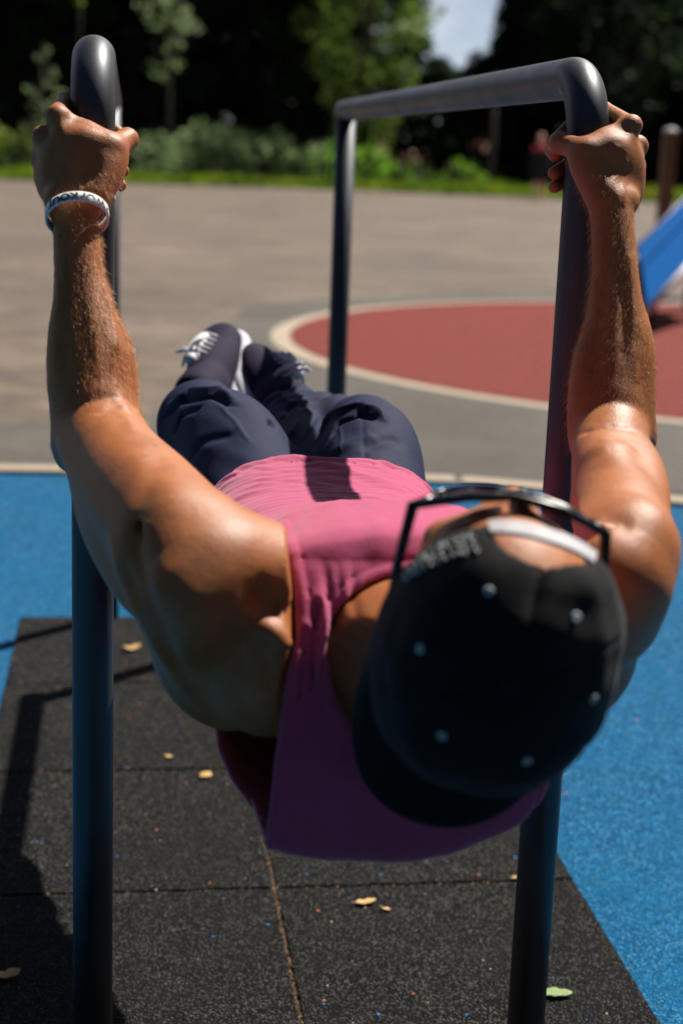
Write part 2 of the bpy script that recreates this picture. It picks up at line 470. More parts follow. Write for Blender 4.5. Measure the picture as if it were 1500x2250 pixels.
# ------------------------------------------------------------------ photo-measured anatomy (world metres)
def W(px, py, Y):
    d = _f+_r2*((px-750)/3412)-_u2*((py-1125)/3412)
    t = Y/d.y; return np.array([d.x*t, Y, CAM_H+d.z*t])

person = empty("person", (.26, 1.7, 0), "man in pink tank top, black backwards cap and navy trousers hanging horizontal between two bars", "person")

body = Sdf()
# torso
cx = .264
body.ell((cx, 1.53, .715), (.150, .23, .105), k=.03)
body.ell((cx, 1.40, .705), (.155, .10, .085), k=.04)
body.ell((cx-.006, 1.74, .69), (.125, .20, .075), k=.05)
body.ell((cx-.012, 1.93, .69), (.135, .12, .085), k=.05)
for s in (-1, 1):
    body.ell((cx+s*.070, 1.46, .782), (.075, .080, .045), k=.02)          # pectorals
    body.mus((cx+s*.105, 1.36, .70), (cx+s*.09, 1.66, .665), .052, .065, k=.03)  # lats
# neck, trapezius
HC = W(1088, 1400, 1.125)                                                  # head centre
_tc = np.array(Vector((0, 0, CAM_H))-Vector(HC)); _tc /= np.linalg.norm(_tc)
U = _tc*math.cos(R(14))-np.array(_u2)*math.sin(R(14))+np.array(_r2)*.10; U /= np.linalg.norm(U)   # crown direction
Fd = np.array(_u2)+np.array(_r2)*.15; Fd -= U*(Fd@U); Fd /= np.linalg.norm(Fd)   # face direction
Xd = np.cross(Fd, U)                                                       # towards his right ear (+x)
if Xd[0] < 0: Xd = -Xd
def H(x, f, u): return HC+Xd*x+Fd*f+U*u
body.cap((cx, 1.42, .735), H(0, -.015, -.10), .062, .056, k=.03)
SL = W(442, 1262, 1.345); SR = W(1335, 1275, 1.29)
body.cap(SL+A(.05, .035, -.01), H(-.005, -.01, -.14), .036, .026, k=.035)
body.cap(SR+A(-.05, .035, -.01), H(.005, -.01, -.14), .036, .026, k=.035)
# sternomastoids, collar bones, throat
for s in (-1, 1):
    body.cap(H(s*.06, -.03, -.055), (cx+s*.022, 1.395, .790), .012, .010, k=.012)
    body.mus((cx+s*.02, 1.395, .797), (cx+s*.145, 1.325, .812), .009, .009, k=.012, over=1.05)
body.cap(H(0, .045, -.12), (cx, 1.38, .775), .018, .014, k=.02)

def WA(px, py, Y):
    return W(px, py, Y+float(np.interp(Y, [1.31, 1.36, 1.45, 1.55, 1.60, 1.66, 1.70], [0, .004, .022, .050, .038, .015, 0])))
# left arm (image left) and right arm chains
def chain(pts, k=.02):
    body.chain([WA(*a[:3]) for a in pts], [a[3] for a in pts], k=k)
LA = [(442, 1268, 1.345, .0635), (385, 1185, 1.38, .0585), (322, 1112, 1.43, .0535), (262, 1030, 1.495, .049), (222, 955, 1.545, .0462),
      (207, 880, 1.567, .0405), (202, 800, 1.594, .0395), (187, 715, 1.62, .034), (175, 610, 1.652, .0262), (169, 520, 1.68, .0243), (166, 455, 1.70, .0240)]
RA = [(1335, 1275, 1.29, .058), (1362, 1175, 1.35, .050), (1346, 1095, 1.42, .0415), (1341, 1030, 1.475, .0395), (1340, 955, 1.535, .041),
      (1343, 880, 1.56, .0405), (1347, 800, 1.586, .0385), (1350, 715, 1.612, .033), (1350, 610, 1.645, .0258), (1346, 520, 1.675, .0238), (1341, 455, 1.70, .0242)]
chain(LA); chain(RA)
# muscles of the arms: biceps on top, triceps below, brachioradialis and flexor bellies, elbow points
body.mus(WA(262, 990, 1.51), WA(440, 1140, 1.385), .031, .027, k=.02)                 # L biceps
body.mus(WA(205, 1045, 1.53), WA(330, 1300, 1.37), .036, .034, k=.014)                # L triceps
body.mus(WA(225, 1090, 1.50), WA(300, 1330, 1.36), .022, .022, k=.008)
body.ell(W(520, 1240, 1.365), (.062, .050, .042), k=.035)                           # L front deltoid
body.ell(W(400, 1215, 1.375), (.046, .048, .046), k=.03)
body.ell(WA(430, 1340, 1.33), (.042, .05, .045), k=.03)                            # L rear deltoid
body.mus(WA(235, 705, 1.63), WA(262, 935, 1.55), .024, .022, k=.012)                  # L brachioradialis
body.mus(WA(150, 690, 1.625), WA(165, 980, 1.555), .024, .026, k=.014)
body.ell(WA(160, 985, 1.575), (.020, .020, .026), k=.02)                             # L elbow point
body.mus(WA(1300, 975, 1.50), WA(1375, 1140, 1.36), .027, .030, k=.010)               # R biceps
body.mus(WA(1395, 985, 1.50), WA(1420, 1180, 1.36), .028, .030, k=.012)
body.ell(WA(1390, 1200, 1.305), (.040, .042, .042), k=.015)
body.ell(WA(1330, 1345, 1.315), (.050, .05, .050), k=.02)
body.mus(WA(1398, 700, 1.612), WA(1402, 965, 1.54), .019, .022, k=.014)
body.mus(WA(1298, 740, 1.603), WA(1278, 985, 1.535), .019, .022, k=.014)
body.ell(WA(1405, 965, 1.56), (.017, .02, .022), k=.02)
# shoulder blades and teres: the mass behind and under each shoulder
body.mus(W(400, 1330, 1.35), W(545, 1560, 1.41), .055, .050, nrm=(0, 1, 0), k=.025)
body.mus(W(520, 1240, 1.355), W(640, 1330, 1.37), .042, .040, k=.02)
body.mus(W(560, 1360, 1.335), W(640, 1560, 1.36), .045, .040, nrm=(0, 1, 0), k=.02)
body.mus(W(585, 1345, 1.318), W(650, 1455, 1.315), .016, .014, nrm=(0, 1, 0), k=.014) # blade ridge
body.mus(W(1330, 1340, 1.34), W(1200, 1560, 1.40), .055, .050, nrm=(0, 1, 0), k=.03)

body.ell(W(585, 1450, 1.345), (.050, .055, .065), k=.035)
# grooves between the muscle groups
def groove(a, b, r, k=.006): body.cap(a, b, r, r*.6, k=k, op='s')
groove(W(298, 1185, 1.335), W(345, 1075, 1.39), .0035, .010)
groove(W(560, 1290, 1.262), W(620, 1360, 1.270), .006, .016)

# ---- hands round the posts (coordinates relative to the post axis at the grip)
def hand(C, sx, wrist, tw=0.0):
    ca, sa = math.cos(tw), math.sin(tw)
    def P(x, y, z):
        x, y = x*ca-y*sa, x*sa+y*ca
        return A(C[0]+sx*x, C[1]+y, C[2]+z)
    w = np.array(wrist)
    mcp = [(-.037, -.033, .034), (-.052, -.021, .012), (-.054, -.014, -.011), (-.050, -.011, -.032)]
    pip = [(-.031, .030, .052), (-.037, .034, .022), (-.037, .034, -.002), (-.034, .033, -.024)]
    dip = [(.004, .037, .036), (.006, .037, .011), (.006, .037, -.011), (.006, .036, -.030)]
    tip = [(.030, .019, .018), (.033, .015, -.002), (.033, .014, -.021), (.030, .017, -.037)]
    dirw = w-P(-.02, -.04, 0); dirw /= np.linalg.norm(dirw)
    side = np.cross(dirw, A(0, -1, .4)); side /= np.linalg.norm(side); side = side*(1 if side[0]*sx > 0 else -1)
    for i in range(4):
        base = w+side*(.013-.010*i)-dirw*.012
        body.cap(base, P(*mcp[i]), .0130, .0112, k=.012)
        body.ell(P(*mcp[i])+A(0, -.0015, .001), (.0118, .0112, .0112), k=.004)      # knuckle
    body.ell(P(-.026, -.041, -.012), (.022, .018, .034), k=.012)                     # palm
    body.ell(P(-.038, -.030, -.032), (.014, .018, .028), k=.022)
    for i in range(4):
        k = .0025
        body.cap(P(*mcp[i]), P(*pip[i]), .0108, .0096, k=.005)
        body.cap(P(*pip[i]), P(*dip[i]), .0097, .0084, k=k)
        body.cap(P(*dip[i]), P(*tip[i]), .0084, .0074, k=k)
    # thumb
    cmc, tm, ti, tt = P(.004, -.072, -.046), P(.020, -.045, .003), P(.037, -.008, .013), P(.034, .022, .004)
    body.cap(cmc, tm, .0165, .0135, k=.012)
    body.mus(P(.004, -.066, -.050), P(.030, -.036, .006), .0185, .0170, k=.012)
    body.ell(tm+A(0, -.003, .002), (.0125, .012, .0115), k=.004)
    body.cap(tm, ti, .0132, .0124, k=.007)
    body.ell(ti, (.0125, .0122, .0122), k=.004)
    body.cap(ti, tt, .0112, .0088, k=.003)
    body.mus(tm+A(0, .004, .004), P(-.030, -.028, .030), .0095, .013, k=.014, over=1.0)   # web
    body.ell(P(-.006, -.052, -.008), (.020, .014, .030), k=.018)
    # tendons over the back of the hand
    for i in range(3):
        body.cap(w+side*(.006-.006*i)+A(0, -.014, .012), P(*mcp[i])+A(0, -.0085, .001), .0028, .0026, k=.006)
    pass                 # hollow between thumb and hand
HLc = A(XL, YN, W(185, 330, 1.74)[2]); HRc = A(XR, YN, W(1310, 330, 1.74)[2]-.006)
hand(HLc, 1, W(166, 455, 1.70)); hand(HRc, -1, W(1342, 455, 1.70), -.12)
# wrist bones
body.ell(W(125, 452, 1.705), (.010, .011, .013), k=.012); 

# ---- head
body.ell(H(0, -.006, .012), (.083, .107, .092), [Xd, Fd, U], k=.02)
body.ell(H(0, .016, -.045), (.066, .080, .068), [Xd, Fd, U], k=.03)
body.ell(H(0, .062, -.098), (.026, .024, .018), [Xd, Fd, U], k=.02)          # chin
for s in (-1, 1):
    body.cap(H(s*.058, -.01, -.075), H(s*.018, .062, -.10), .016, .014, k=.02)   # jaw
    body.ell(H(s*.045, .066, -.030), (.020, .014, .016), [Xd, Fd, U], k=.012)     # cheek
    body.ell(H(s*.032, .090, -.004), (.015, .010, .011), [Xd, Fd, U], k=.008, op='s')  # eye socket
    body.ell(H(s*.031, .078, -.004), (.0125, .0125, .0125), [Xd, Fd, U], k=.002)
    body.cap(H(s*.012, .087, .012), H(s*.048, .078, .014), .007, .006, k=.008)   # brow
    body.ell(H(s*.080, -.010, -.018), (.009, .020, .031), [Xd, Fd, U], k=.006)    # ear
    body.ell(H(s*.089, -.004, -.018), (.005, .011, .018), [Xd, Fd, U], k=.004, op='s')
    body.ell(H(s*.014, .096, -.042), (.008, .008, .007), [Xd, Fd, U], k=.006)
body.cap(H(0, .085, .008), H(0, .104, -.036), .008, .011, k=.010)             # nose
body.cap(H(-.018, .083, -.066), H(.018, .083, -.066), .007, .007, k=.007)      # lips
body.cap(H(-.016, .082, -.076), H(.016, .082, -.076), .007, .007, k=.006)
body.cap(H(-.022, .092, -.071), H(.022, .092, -.071), .0015, .0015, k=.003, op='s')

# ---- legs inside the trousers
HL, HR = A(.180, 1.95, .70), A(.325, 1.95, .70)
KL, KR = W(440, 940, 2.30), W(797, 966, 2.285)
AL, AR = W(452, 880, 2.64), W(634, 890, 2.60)
for h_, k_, a_ in ((HL, KL, AL), (HR, KR, AR)):
    body.cap(h_, k_, .062, .046, k=.02); body.cap(k_, a_, .045, .032, k=.02)

# ------------------------------------------------------------------ tank top
def smax(a, b, k):
    h = np.clip(.5-.5*(a-b)/k, 0, 1); return a*(1-h)+b*h+k*h*(1-h)
def smin(a, b, k):
    h = np.clip(.5+.5*(b-a)/k, 0, 1); return b+(a-b)*h-k*h*(1-h)
ty = A(1.20, 1.27, 1.31, 1.36, 1.45, 1.56, 1.70, 1.82, 1.94, 2.10)
t_top = A(.770, .790, .822, .843, .852, .826, .786, .784, .801, .790)
t_bot = A(.580, .561, .553, .547, .535, .540, .560, .575, .590, .595)
t_lx = A(.110, .102, .098, .095, .090, .096, .100, .099, .096, .094)
t_rx = A(.380, .388, .395, .404, .416, .420, .415, .410, .406, .404)
STRAP_FOLDS = []
for _pl, _w, _d in (([(672, 1128), (700, 1175), (722, 1250), (728, 1330), (735, 1400), (722, 1500)], .0026, .0075),
                    ([(730, 1135), (752, 1230), (748, 1320), (738, 1420)], .0024, .0065), ([(776, 1170), (786, 1240), (775, 1330), (760, 1420)], .0022, .0040),
                    ([(698, 1330), (690, 1400), (672, 1490)], .0022, .0045), ([(668, 1380), (660, 1440), (648, 1500)], .0020, .0040),
                    ([(715, 1400), (706, 1440), (697, 1510)], .0018, .0042), ([(648, 1240), (650, 1320), (640, 1400)], .0022, .0020)):
    _d *= .80; _w *= 1.6
    STRAP_FOLDS.append(([(W(a_, b_, 1.32)[0], W(a_, b_, 1.32)[2]) for a_, b_ in _pl], _w, _d))
def shirt_solid(P):
    x, y, z = P[..., 0], P[..., 1], P[..., 2]
    zt, zb = np.interp(y, ty, t_top), np.interp(y, ty, t_bot)
    lx, rx = np.interp(y, ty, t_lx), np.interp(y, ty, t_rx)
    # hem droops towards the sides
    a = (rx-lx)/2; b = (zt-zb)/2; u = (x-(lx+rx)/2)/a; v = (z-(zt+zb)/2)/b
    n = np.where(v < 0, np.where(u < 0, 3.6, 2.3), 2.7)
    rho = (np.abs(u)**n+np.abs(v)**n+1e-9)**(1/n)
    d = (rho-1)*np.minimum(a, b)*.93
    yn = 1.260+.080*np.clip((z-.63)/.19, 0, 1)**1.3+.010*np.clip((.66-z)/.1, 0, 1)
    d = smax(d, yn-y, .018+.030*np.clip((z-.60)/.1, 0, 1))
    # folds running over the shoulder straps, diagonal creases on the belly
    if y.min() < 1.50:
        g_ = 0
        for pl, wd, dp in STRAP_FOLDS:
            dm = np.full(x.shape, 1e3, np.float32)
            for (ax_, az_), (bx_, bz_) in zip(pl[:-1], pl[1:]):
                ux, uz = bx_-ax_, bz_-az_; t = np.clip(((x-ax_)*ux+(z-az_)*uz)/(ux*ux+uz*uz), 0, 1)
                dm = np.minimum(dm, np.hypot(x-ax_-t*ux, z-az_-t*uz))
            g_ = g_+dp*np.exp(-(dm/wd)**2)-.45*dp*np.exp(-((dm-2.1*wd)/(1.3*wd))**2)
        d = d+g_*np.clip((1.46-y)/.05, 0, 1)*np.clip((z-.70)/.03, 0, 1)*np.clip((.822-z)/.035, 0, 1)
        wc = np.clip((1.50-y)/.06, 0, 1)*np.clip((z-.81)/.02, 0, 1)
        d = d-wc*.0012*vnoise(P*np.float32([1, .4, 1]), 120, 33)
    wl = np.clip((.66-z)/.06, 0, 1)*np.clip((1.5-y)/.1, 0, 1)
    d = d-wl*.0022*vnoise(P*np.float32([1, 1, .25]), 95, 3)
    wb = np.clip((y-1.48)/.1, 0, 1)
    q = y*.75+x*.55+.010*np.sin(x*42+y*18)
    Q = P+np.float32(.012)*vnoise(P, 30, 71)[..., None]
    d = d-wb*(.0012*vnoise(Q*np.float32([.30, 1, .8])+np.float32([0, .25, 0])*Q[..., :1], 170, 5)+.0008*vnoise(Q*np.float32([.5, 1.3, .5]), 330, 6))
    d = d-wb*(.0034*np.clip(np.sin(q/.019+2.2*vnoise(P, 16, 44)), 0, 1)**4*np.clip(vnoise(P, 26, 9)+.35, 0, 1))
    # a fold leading off the right hip
    return d
def hole(P):
    x, y, z = P[..., 0], P[..., 1], P[..., 2]
    xe = np.interp(z, A(.54, .57, .66, .73, .76, .80, .84), A(.126, .124, .131, .143, .152, .152, .144))
    ez = np.where(z > .692, .182, .146); ell = np.sqrt(((y-1.30)/.19)**2+((z-.692)/ez)**2)-1
    left = np.maximum(x-xe, np.where(y < 1.30, np.abs(z-.692)-ez, ell*.15))
    xr = np.interp(z, A(.54, .60, .75, .84), A(.372, .380, .392, .396))
    right = np.maximum(xr-x, np.where(y < 1.30, np.abs(z-.692)-ez, ell*.15))
    nx = (x-.268)/.089; nz = (z-.752)/np.where(z > .752, .066, .10)
    neck = (np.sqrt(nx**2+nz**2+(np.clip(y-1.30, 0, 1)/.10)**2)-1)*.08
    neck = np.maximum(neck, y-1.46)
    return np.minimum(np.minimum(left, right), neck)
def BF(P):
    d = body.eval(P); x, y, z = P[..., 0], P[..., 1], P[..., 2]
    if y.max() < 1.24 or y.min() > 1.99 or z.min() > .89: return d
    c = shirt_solid(P)+.0055+2.5*np.minimum(hole(P)+.001, 0)-20*np.clip(1.272-y, 0, 1)-20*np.clip(z-.865, 0, 1)-20*np.clip(y-1.97, 0, 1)-6*np.clip(np.where(z > .79, .150, .122)-x, 0, 1)-20*np.clip(x-.425, 0, 1)
    return smax(d, c, .006)
V, F = surface(BF, (-.14, 1.0, .52), (.66, 2.82, 1.28), .0026)
V = relax(V, F, 2, .5)
def cam_px(P):
    d = P-A(0, 0, CAM_H); zf = d@np.array(_f)
    return 750+3412*(d@np.array(_r2))/zf, 1125-3412*(d@np.array(_u2))/zf, zf
def sculpt(V, F, strokes):
    """press grooves (-) and ridges (+) into the surface along measured lines"""
    px, py, pz = cam_px(V); nr = normals(V, F); face = (nr*(V-A(0, 0, CAM_H))).sum(1) < 0
    V = V.copy(); off = np.zeros(len(V))
    for pl, amp, wd in strokes:
        q = []
        for i in range(len(pl)-1):
            for t in (0, .34, .67): q.append((pl[i][0]+(pl[i+1][0]-pl[i][0])*t, pl[i][1]+(pl[i+1][1]-pl[i][1])*t))
        q.append(pl[-1]); Q = []
        for x, y in q:
            sel = np.where((np.abs(px-x) < 8) & (np.abs(py-y) < 8) & face)[0]
            if len(sel): Q.append(V[sel[np.argmin(pz[sel])]])
        dm = np.full(len(V), 9.); m_ = len(Q)
        fade = np.ones(len(V))
        for i, (a_, b_) in enumerate(zip(Q[:-1], Q[1:])):
            if np.linalg.norm(a_-b_) > .05: continue
            e_ = wd*3
            sel = np.where(((V > np.minimum(a_, b_)-e_) & (V < np.maximum(a_, b_)+e_)).all(1))[0]
            if not len(sel): continue
            ba = b_-a_; pa = V[sel]-a_; t = np.clip(pa@ba/(ba@ba+1e-12), 0, 1)
            dd = np.linalg.norm(pa-t[:, None]*ba, axis=1); better = dd < dm[sel]
            s_ = (i+t)/max(1, m_-1); fd = np.minimum(1, np.minimum(s_, 1-s_)*5+.15)
            dm[sel] = np.where(better, dd, dm[sel]); fade[sel] = np.where(better, fd, fade[sel])
        off += amp*np.exp(-(dm/wd)**2)*fade
    return V+nr*off[:, None]
V = sculpt(V, F, [
    ([(283, 1150), (290, 1230), (310, 1310), (345, 1400), (385, 1470)], -.007, .011), ([(362, 975), (335, 1040), (305, 1105), (285, 1165)], -.0025, .014),
    ([(555, 1305), (590, 1322), (630, 1330)], -.008, .011), ([(560, 1420), (598, 1470), (605, 1530)], -.005, .010),
    ([(575, 1362), (615, 1400), (632, 1440)], .007, .011), 
    ([(330, 1230), (400, 1330), (470, 1430)], .006, .022), ([(215, 905), (262, 890), (300, 905)], -.0018, .008),
    ([(262, 850), (280, 900), (303, 940)], .002, .008), ([(235, 1180), (270, 1300), (360, 1460), (440, 1570)], .004, .010),
    ([(262, 1230), (310, 1370), (400, 1500)], -.004, .008), ([(500, 1500), (540, 1570), (585, 1610)], -.004, .012),
    ([(470, 1350), (520, 1430), (545, 1520)], -.004, .012), ([(240, 985), (300, 1000), (350, 1060), (385, 1130)], .002, .018),
    ([(1262, 946), (1300, 934), (1350, 928), (1405, 940)], -.003, .0065), ([(1275, 985), (1340, 970), (1405, 982)], .003, .014),
    ([(1290, 1165), (1340, 1140), (1400, 1150)], -.0025, .012),
    ([(1368, 540), (1376, 640), (1378, 740), (1372, 800)], -.0025, .006), ([(1390, 540), (1402, 640), (1410, 740)], .002, .007),
    ([(1320, 600), (1310, 720), (1290, 840)], -.002, .007),
    ([(140, 600), (135, 720), (140, 820)], -.0025, .007), ([(180, 560), (180, 680), (196, 800)], -.002, .007),
    ([(235, 600), (252, 690), (270, 790)], .0025, .007)])
_px, _py, _pz = cam_px(V); _nr = normals(V, F); _face = (_nr*(V-A(0, 0, CAM_H))).sum(1) < 0
def snap(x, y):
    sel = np.where((np.abs(_px-x) < 7) & (np.abs(_py-y) < 7) & _face)[0]
    return V[sel[np.argmin(_pz[sel])]] if len(sel) else None
veins = [([(205, 560), (212, 620), (232, 690), (250, 760), (262, 830), (258, 900), (285, 960)], 0.0007),
         ([(232, 690), (215, 740), (222, 800)], .0010), 
         ([(150, 340), (165, 370), (170, 405)], .0012), ([(190, 320), (185, 360), (200, 400)], .0012), ([(120, 330), (135, 375), (150, 410)], .0010),
         ([(1360, 320), (1352, 360), (1350, 400), (1362, 440)], .0012), ([(1382, 360), (1372, 400), (1376, 450)], .0010), ([(1330, 330), (1325, 365), (1335, 410)], .0010),
         ([(1385, 560), (1392, 620), (1398, 690), (1396, 760), (1404, 830)], .0014)]
for pl, amp in veins:
    q = [snap(*p) for p in pl]; q = [p for p in q if p is not None]
    dm = np.full(len(V), 9.)
    for a_, b_ in zip(q[:-1], q[1:]):
        lo_, hi_ = np.minimum(a_, b_)-.01, np.maximum(a_, b_)+.01
        sel = np.where(((V > lo_) & (V < hi_)).all(1))[0]
        if not len(sel) or np.linalg.norm(a_-b_) > .06: continue
        ba = b_-a_; pa = V[sel]-a_; t = np.clip(pa@ba/(ba@ba), 0, 1)
        dm[sel] = np.minimum(dm[sel], np.linalg.norm(pa-t[:, None]*ba, axis=1))
    V = V+_nr*(amp*.6*np.exp(-(dm/.0030)**2))[:, None]
body_o = link_mesh("body", np_mesh("body", V, F), M_SKIN, person)
BODY_V, BODY_F, BODY_N = V, F, normals(V, F)

def hemY(P):
    x, z = P[..., 0], P[..., 2]
    return P[..., 1]-(1.935-.02*((x-.25)/.15)**2-.008*np.sin(x*30))
def shirt_fn(P):
    g = shirt_solid(P); t = .0021
    h = hemY(P); hm = np.exp(-((h+.008)/.008)**2)*.0010-np.exp(-((h+.018)/.0045)**2)*.0011
    o = hole(P); rim = np.exp(-((o-.006)/.005)**2)*.0010-np.exp(-((o-.0125)/.0016)**2)*.0010
    d = np.abs(g+.0)-t-hm-rim
    d = np.maximum(d, h)
    return np.maximum(d, -o)
V, F = surface(shirt_fn, (.06, 1.22, .52), (.47, 1.97, .88), .0021, extra=.014)
V = relax(V, F, 3, .5)
link_mesh("tank_top", np_mesh("tank_top", V, F), M_PINK, person)

# ------------------------------------------------------------------ sun bleached hair on the forearms
def arm_hair(e_, w_, seed, n, side):
    r = np.random.default_rng(seed); ax = w_-e_; L = np.linalg.norm(ax); ax = ax/L
    rel = BODY_V-e_; t = rel@ax; rad = np.linalg.norm(rel-t[:, None]*ax, axis=1)
    sel = np.where((t > -.06) & (t < L+.03) & (rad < .062))[0]
    wgt = np.where((t[sel] > L-.01), .35, 1.)*np.clip((t[sel]+.06)/.16, .02, 1)**1.5; wgt = wgt/wgt.sum()
    idx = r.choice(sel, n, p=wgt); p = BODY_V[idx]+r.normal(0, .0006, (n, 3)); nr = BODY_N[idx]
    d = -ax+A(side*.35, 0, 0)+nr*r.uniform(.15, .45, (n, 1))+r.normal(0, .18, (n, 3)); d /= np.linalg.norm(d, axis=1, keepdims=True)
    ln = r.uniform(.007, .015, (n, 1)); up = nr*-.25
    b = np.cross(d, r.normal(size=(n, 3))); b /= np.linalg.norm(b, axis=1, keepdims=True); c = np.cross(d, b)
    p1 = p+d*ln*.5; p2 = p1+(d+up)*ln*.5; w = .00011
    V = np.stack([p+b*w, p-b*w*.5+c*w*.87, p-b*w*.5-c*w*.87, p1+b*w*.8, p1-b*w*.4+c*w*.7, p1-b*w*.4-c*w*.7, p2], 1).reshape(-1, 3)
    T = np.array([(0, 1, 4), (0, 4, 3), (1, 2, 5), (1, 5, 4), (2, 0, 3), (2, 3, 5), (3, 4, 6), (4, 5, 6), (5, 3, 6)])
    F = (np.arange(n)[:, None, None]*7+T[None]).reshape(-1, 3)
    o = link_mesh("arm_hair", np_mesh("arm_hair", V, F), M_HAIR, person, False); o["kind"] = "stuff"; return o
arm_hair(W(215, 940, 1.60), W(166, 455, 1.70), 1, 6500, 1)
arm_hair(W(1340, 940, 1.59), W(1342, 455, 1.70), 2, 6500, -1)

# ------------------------------------------------------------------ trousers
tr = Sdf()
tr.ell((.250, 1.92, .695), (.142, .12, .094), k=.03)
tr.chain([A(.182, 1.97, .698), W(508, 980, 2.15), KL+A(0, -.02, .004)], [.082, .072, .062], k=.03)
tr.chain([A(.322, 1.97, .698), W(812, 995, 2.13), KR+A(0, -.02, .0)], [.082, .071, .059], k=.025)
tr.chain([KL, W(445, 912, 2.45), W(452, 892, 2.60)], [.060, .050, .045], k=.02)
tr.chain([KR, W(735, 942, 2.40), W(652, 906, 2.55)], [.056, .048, .043], k=.02)
tr.ell(KL+A(0, .0, .008), (.057, .055, .055), k=.02); tr.ell(KR+A(0, 0, .012), (.055, .055, .052), k=.02)
tr.chain([A(.25, 1.99, .685), W(662, 985, 2.25), W(632, 915, 2.47)], [.055, .045, .040], k=.02)
def tr_fn(P):
    d = tr.eval(P)
    x, y, z = P[..., 0], P[..., 1], P[..., 2]
    kn = np.exp(-((y-2.36)/.08)**2); lo = np.clip((y-2.30)/.10, 0, 1)
    warp = .02*vnoise(P, 22, 2)
    d = d-lo*.0050*np.clip(np.sin((y+.55*x*np.where(x < .25, 1, -1)+.3*z+warp)/.0125), -.3, 1)
    d = d-kn*.0045*np.sin((y*.8-z*.6+warp*1.4)/.014)
    d = d-np.clip((2.22-y)/.2, 0, 1)*.0022*vnoise(P*np.float32([1, .5, 1]), 75, 8)
    # side and front seams
    d = d+.0016*np.exp(-((x-(.325+.1*(y-2.1)))/.0016)**2)*(z > .68)*(y < 2.22)
    return d
legs_cut = []
for a_, b_ in ((W(447, 905, 2.51), W(452, 882, 2.63)), (W(735, 940, 2.43), W(645, 900, 2.57))):
    dv = (b_-a_)/np.linalg.norm(b_-a_); legs_cut.append((b_-dv*.03, dv))
def tr_cut(P):
    d = tr_fn(P)
    left = P[..., 0] < .25
    for i, (c, dv) in enumerate(legs_cut):
        q = (P-c.astype(np.float32))@dv.astype(np.float32)
        # hollow hem
        ax = P-c.astype(np.float32)-q[..., None]*dv.astype(np.float32); r = np.sqrt((ax**2).sum(-1))
        sel = (left if i == 0 else ~left) & (P[..., 1] > 2.40)
        dd = np.maximum(d, q)
        dd = np.maximum(dd, -np.maximum(r-.038, -q-.05))
        d = np.where(sel, dd, d)
    return np.maximum(d, 1.87-P[..., 1])
V, F = surface(tr_cut, (.0, 1.84, .54), (.50, 2.76, .94), .0028, extra=.016)
V = relax(V, F, 1, .5)
V = sculpt(V, F, [
    ([(354, 910), (395, 872), (465, 862), (524, 886)], -.009, .007), ([(360, 888), (415, 852), (480, 850), (520, 868)], .007, .007),
    ([(372, 950), (392, 905), (440, 885)], -.005, .006), ([(470, 880), (515, 915), (560, 968)], .002, .003), ([(410, 1000), (440, 960), (520, 945)], -.004, .010),
    ([(690, 962), (722, 908), (780, 886), (830, 896), (858, 925)], .009, .007), ([(708, 968), (738, 920), (790, 902), (838, 915)], -.009, .006),
    ([(598, 935), (622, 895), (655, 876)], -.008, .006), ([(628, 965), (655, 912), (690, 890)], .006, .006), ([(645, 980), (680, 935), (700, 905)], -.007, .006),
    ([(736, 925), (744, 960), (742, 990)], .0016, .002), ([(800, 985), (850, 960), (890, 960)], -.004, .010), ([(720, 990), (780, 960), (830, 950)], .003, .012)])
link_mesh("trousers", np_mesh("trousers", V, F), M_NAVY, person)

